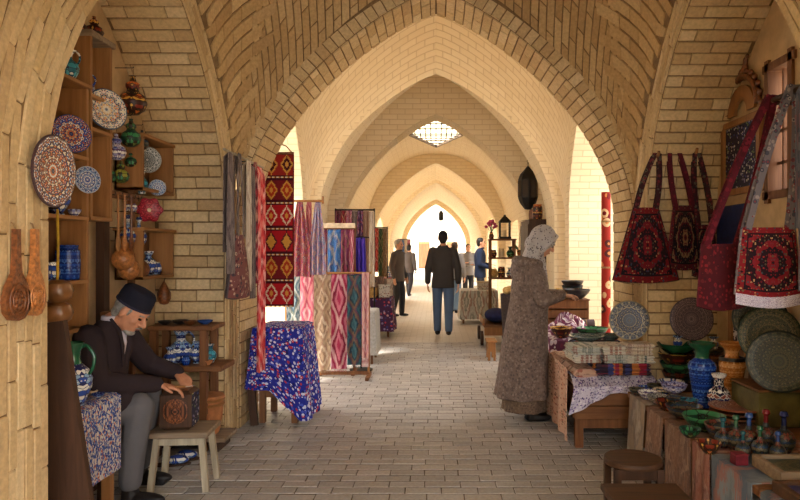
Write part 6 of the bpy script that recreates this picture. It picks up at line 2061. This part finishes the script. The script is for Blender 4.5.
# ---- the old man at work
O = Vector((-1.86, 3.80, 0))
t = thing('person', 'seated old person in a dark jacket and black cap carving a box', 'person', O)
L_ = lambda x, y, z: Vector((x, y, z)) - O
JK = cloth_mat('jacket_aubergine', C(54, 44, 48)); TG = cloth_mat('trousers_grey', C(104, 102, 106)); SHIRT = cloth_mat('shirt_lilac', C(196, 186, 198))
hipN, hipF = L_(-1.96, 3.725, .515), L_(-1.96, 3.915, .515)
knN, knF = L_(-1.675, 3.735, .565), L_(-1.735, 3.985, .565)
anN, anF = L_(-1.735, 3.745, .11), L_(-1.84, 4.10, .11)
shN, shF = L_(-1.925, 3.635, .955), L_(-1.895, 4.005, .955)
elN, elF = L_(-1.835, 3.585, .725), L_(-1.80, 4.13, .74)
wrN, wrF = L_(-1.635, 3.86, .665), L_(-1.63, 4.165, .675)
neck = L_(-1.865, 3.81, 1.03); hc = L_(-1.752, 3.80, 1.095)
F = Vector((.80, -.16, -.58)).normalized(); U = Vector((.58, 0, .80))
body = MB()
body.chain([L_(-1.96, 3.82, .56), L_(-1.93, 3.82, .84), neck], [.11, .11, .065])
body.cap(neck, hc + Vector((-.045, 0, -.04)), .058, .056)
P, R = head_shapes(body, hc, F, U, 1.0, 1.06)
for a, b, c, s in ((shN, elN, wrN, -1), (shF, elF, wrF, 1)):
    body.chain([L_(-1.92, 3.82, .92), a, b, c], [.08, .045, .038, .027], 8)
hand(body, wrN, (.80, .42, -.26), (.2, .1, 1), 1, 1.0, .42)
hand(body, wrF, (.62, -.62, -.30), (.2, -.1, 1), -1, 1.0, .45)
for h_, k_, a_ in ((hipN, knN, anN), (hipF, knF, anF)):
    body.chain([L_(-1.96, 3.82, .56), h_, k_, a_], [.1, .06, .045, .033], 8)
remesh(body, 'body', SKIN_O, t, .0055, 3)
face_parts(P, R, t, 1.0, H_GRY)
hm = MB()
hm.ball(P(-.026, 0, .012), (.088, .079, .080), 20, 14, R)
hm.ball(P(-.055, 0, -.040), (.046, .064, .050), 18, 12, R)
for s in (-1, 1):
    hm.cap(P(.030, s * .070, .03), P(.024, s * .067, -.005), .009, .006)
remesh(hm, 'hair', H_GRY, t, .006, 2)
st = MB()
st.ball(P(.056, 0, -.096), (.036, .040, .021), 14, 9, R)
st.tube([P(.093, -.030, -.050), P(.104, -.012, -.044), P(.105, 0, -.046), P(.104, .012, -.044), P(.093, .030, -.050)], [.004, .007, .006, .007, .004], 6)
remesh(st, 'beard', H_GRY, t, .004, 2)
cp = MB()
pr = [(0, .030), (.098, .034), (.101, .042), (.099, .085), (.094, .120), (.082, .136), (.04, .146), (0, .148)]
cp.lathe(pr, 36, P(-.012, 0, 0), R @ Euler((0, -.10, 0)).to_matrix(), 1.04, .90)
cap_ = cp.build('cap', cloth_mat('cap_black', C(34, 34, 46)), t)
MB().lathe([(.0995, .034), (.1035, .036), (.1035, .046), (.0995, .048)], 36, P(-.012, 0, 0), R @ Euler((0, -.10, 0)).to_matrix(), 1.04, .90).build('cap_band', cloth_mat('cap_band', C(52, 50, 66)), cap_)
tr = MB()
tr.ball(L_(-1.965, 3.82, .53), (.13, .17, .10))
for h_, k_, a_ in ((hipN, knN, anN), (hipF, knF, anF)):
    tr.chain([h_, k_], [.10, .078]); tr.chain([k_, (k_ + a_) / 2 + Vector((-.01, 0, 0)), a_ + Vector((0, 0, .03))], [.078, .072, .066])
remesh(tr, 'trousers', TG, t, .009, 4)
for a_, yaw in ((anN, -.12), (anF, -.05)):
    pm = MB()
    M_ = Euler((0, 0, yaw))
    z0 = 0
    pm.ball((a_.x + .075, a_.y - .006, .040), (.135, .048, .038), 18, 9, M_); pm.cap((a_.x, a_.y, .05), (a_.x, a_.y, .12), .05, .046)
    pm.box((a_.x + .055, a_.y - .005, .012), (.24, .088, .024), M_, bev=.01)
    remesh(pm, 'shoe', SHOE, t, .0075, 2)
jk = MB()
for (x0, z0, rx, ry), (x1, z1, sx_, sy_) in zip([(-1.965, .50, .15, .19), (-1.96, .62, .15, .185), (-1.945, .75, .145, .19), (-1.93, .86, .14, .20), (-1.915, .95, .12, .195)], [(0, 0, 0, 0)] * 5):
    pass
rg = [(-1.965, .47, .155, .195), (-1.965, .60, .152, .188), (-1.95, .74, .148, .190), (-1.935, .86, .140, .200), (-1.915, .95, .118, .190), (-1.89, 1.01, .088, .13), (-1.872, 1.05, .066, .085)]
loft(jk, [(x - O.x, 3.82 - O.y, z, rx, ry) for x, z, rx, ry in rg])
for a, b, c in ((shN, elN, wrN), (shF, elF, wrF)):
    jk.chain([a + Vector((0, .02 if a is shN else -.02, 0)), b, c - (c - b).normalized() * .01], [.084, .066, .050])
jk.chain([L_(-1.87, 3.71, .52), L_(-1.76, 3.70, .60)], [.09, .07])      # skirt of the jacket on the lap
remesh(jk, 'jacket', JK, t, .0085, 4)
for s in (-1, 1):
    MB().tube([L_(-1.845, 3.82 + s * .075, 1.06), L_(-1.80, 3.815 + s * .062, .99), L_(-1.79, 3.815 + s * .045, .90), L_(-1.80, 3.815 + s * .02, .78)], [.016, .022, .022, .012], 8, True, .5).build('lapel', JK, t)
sm = MB()
loft(sm, [(L_(-1.86, 0, 0).x, .01, z, r, r * 1.05) for z, r in ((.80, .06), (.90, .066), (.97, .070), (1.03, .068), (1.07, .066), (1.075, .060))])
sm.tube([L_(-1.815, 3.795, 1.0), L_(-1.80, 3.80, .92), L_(-1.815, 3.80, .82)], [.02, .022, .014], 8)
remesh(sm, 'shirt', SHIRT, t, .007, 2)
kn = thing('carving_knife', 'small carving knife in the old person\'s hand', 'knife', (wrN + O + Vector((.115, .06, -.030))), .6)
MB().tube([(-.03, 0, .006), (.03, 0, .0)], .007, 8).build('handle', WOOD_L, kn)
MB().prism([(.03, -.005), (.08, -.003), (.09, .003), (.03, .005)], .002, None, (0, 0, 0)).build('blade', plain('steel', C(170, 170, 170), .3, 20, .1, .5, .9), kn, smooth=False)
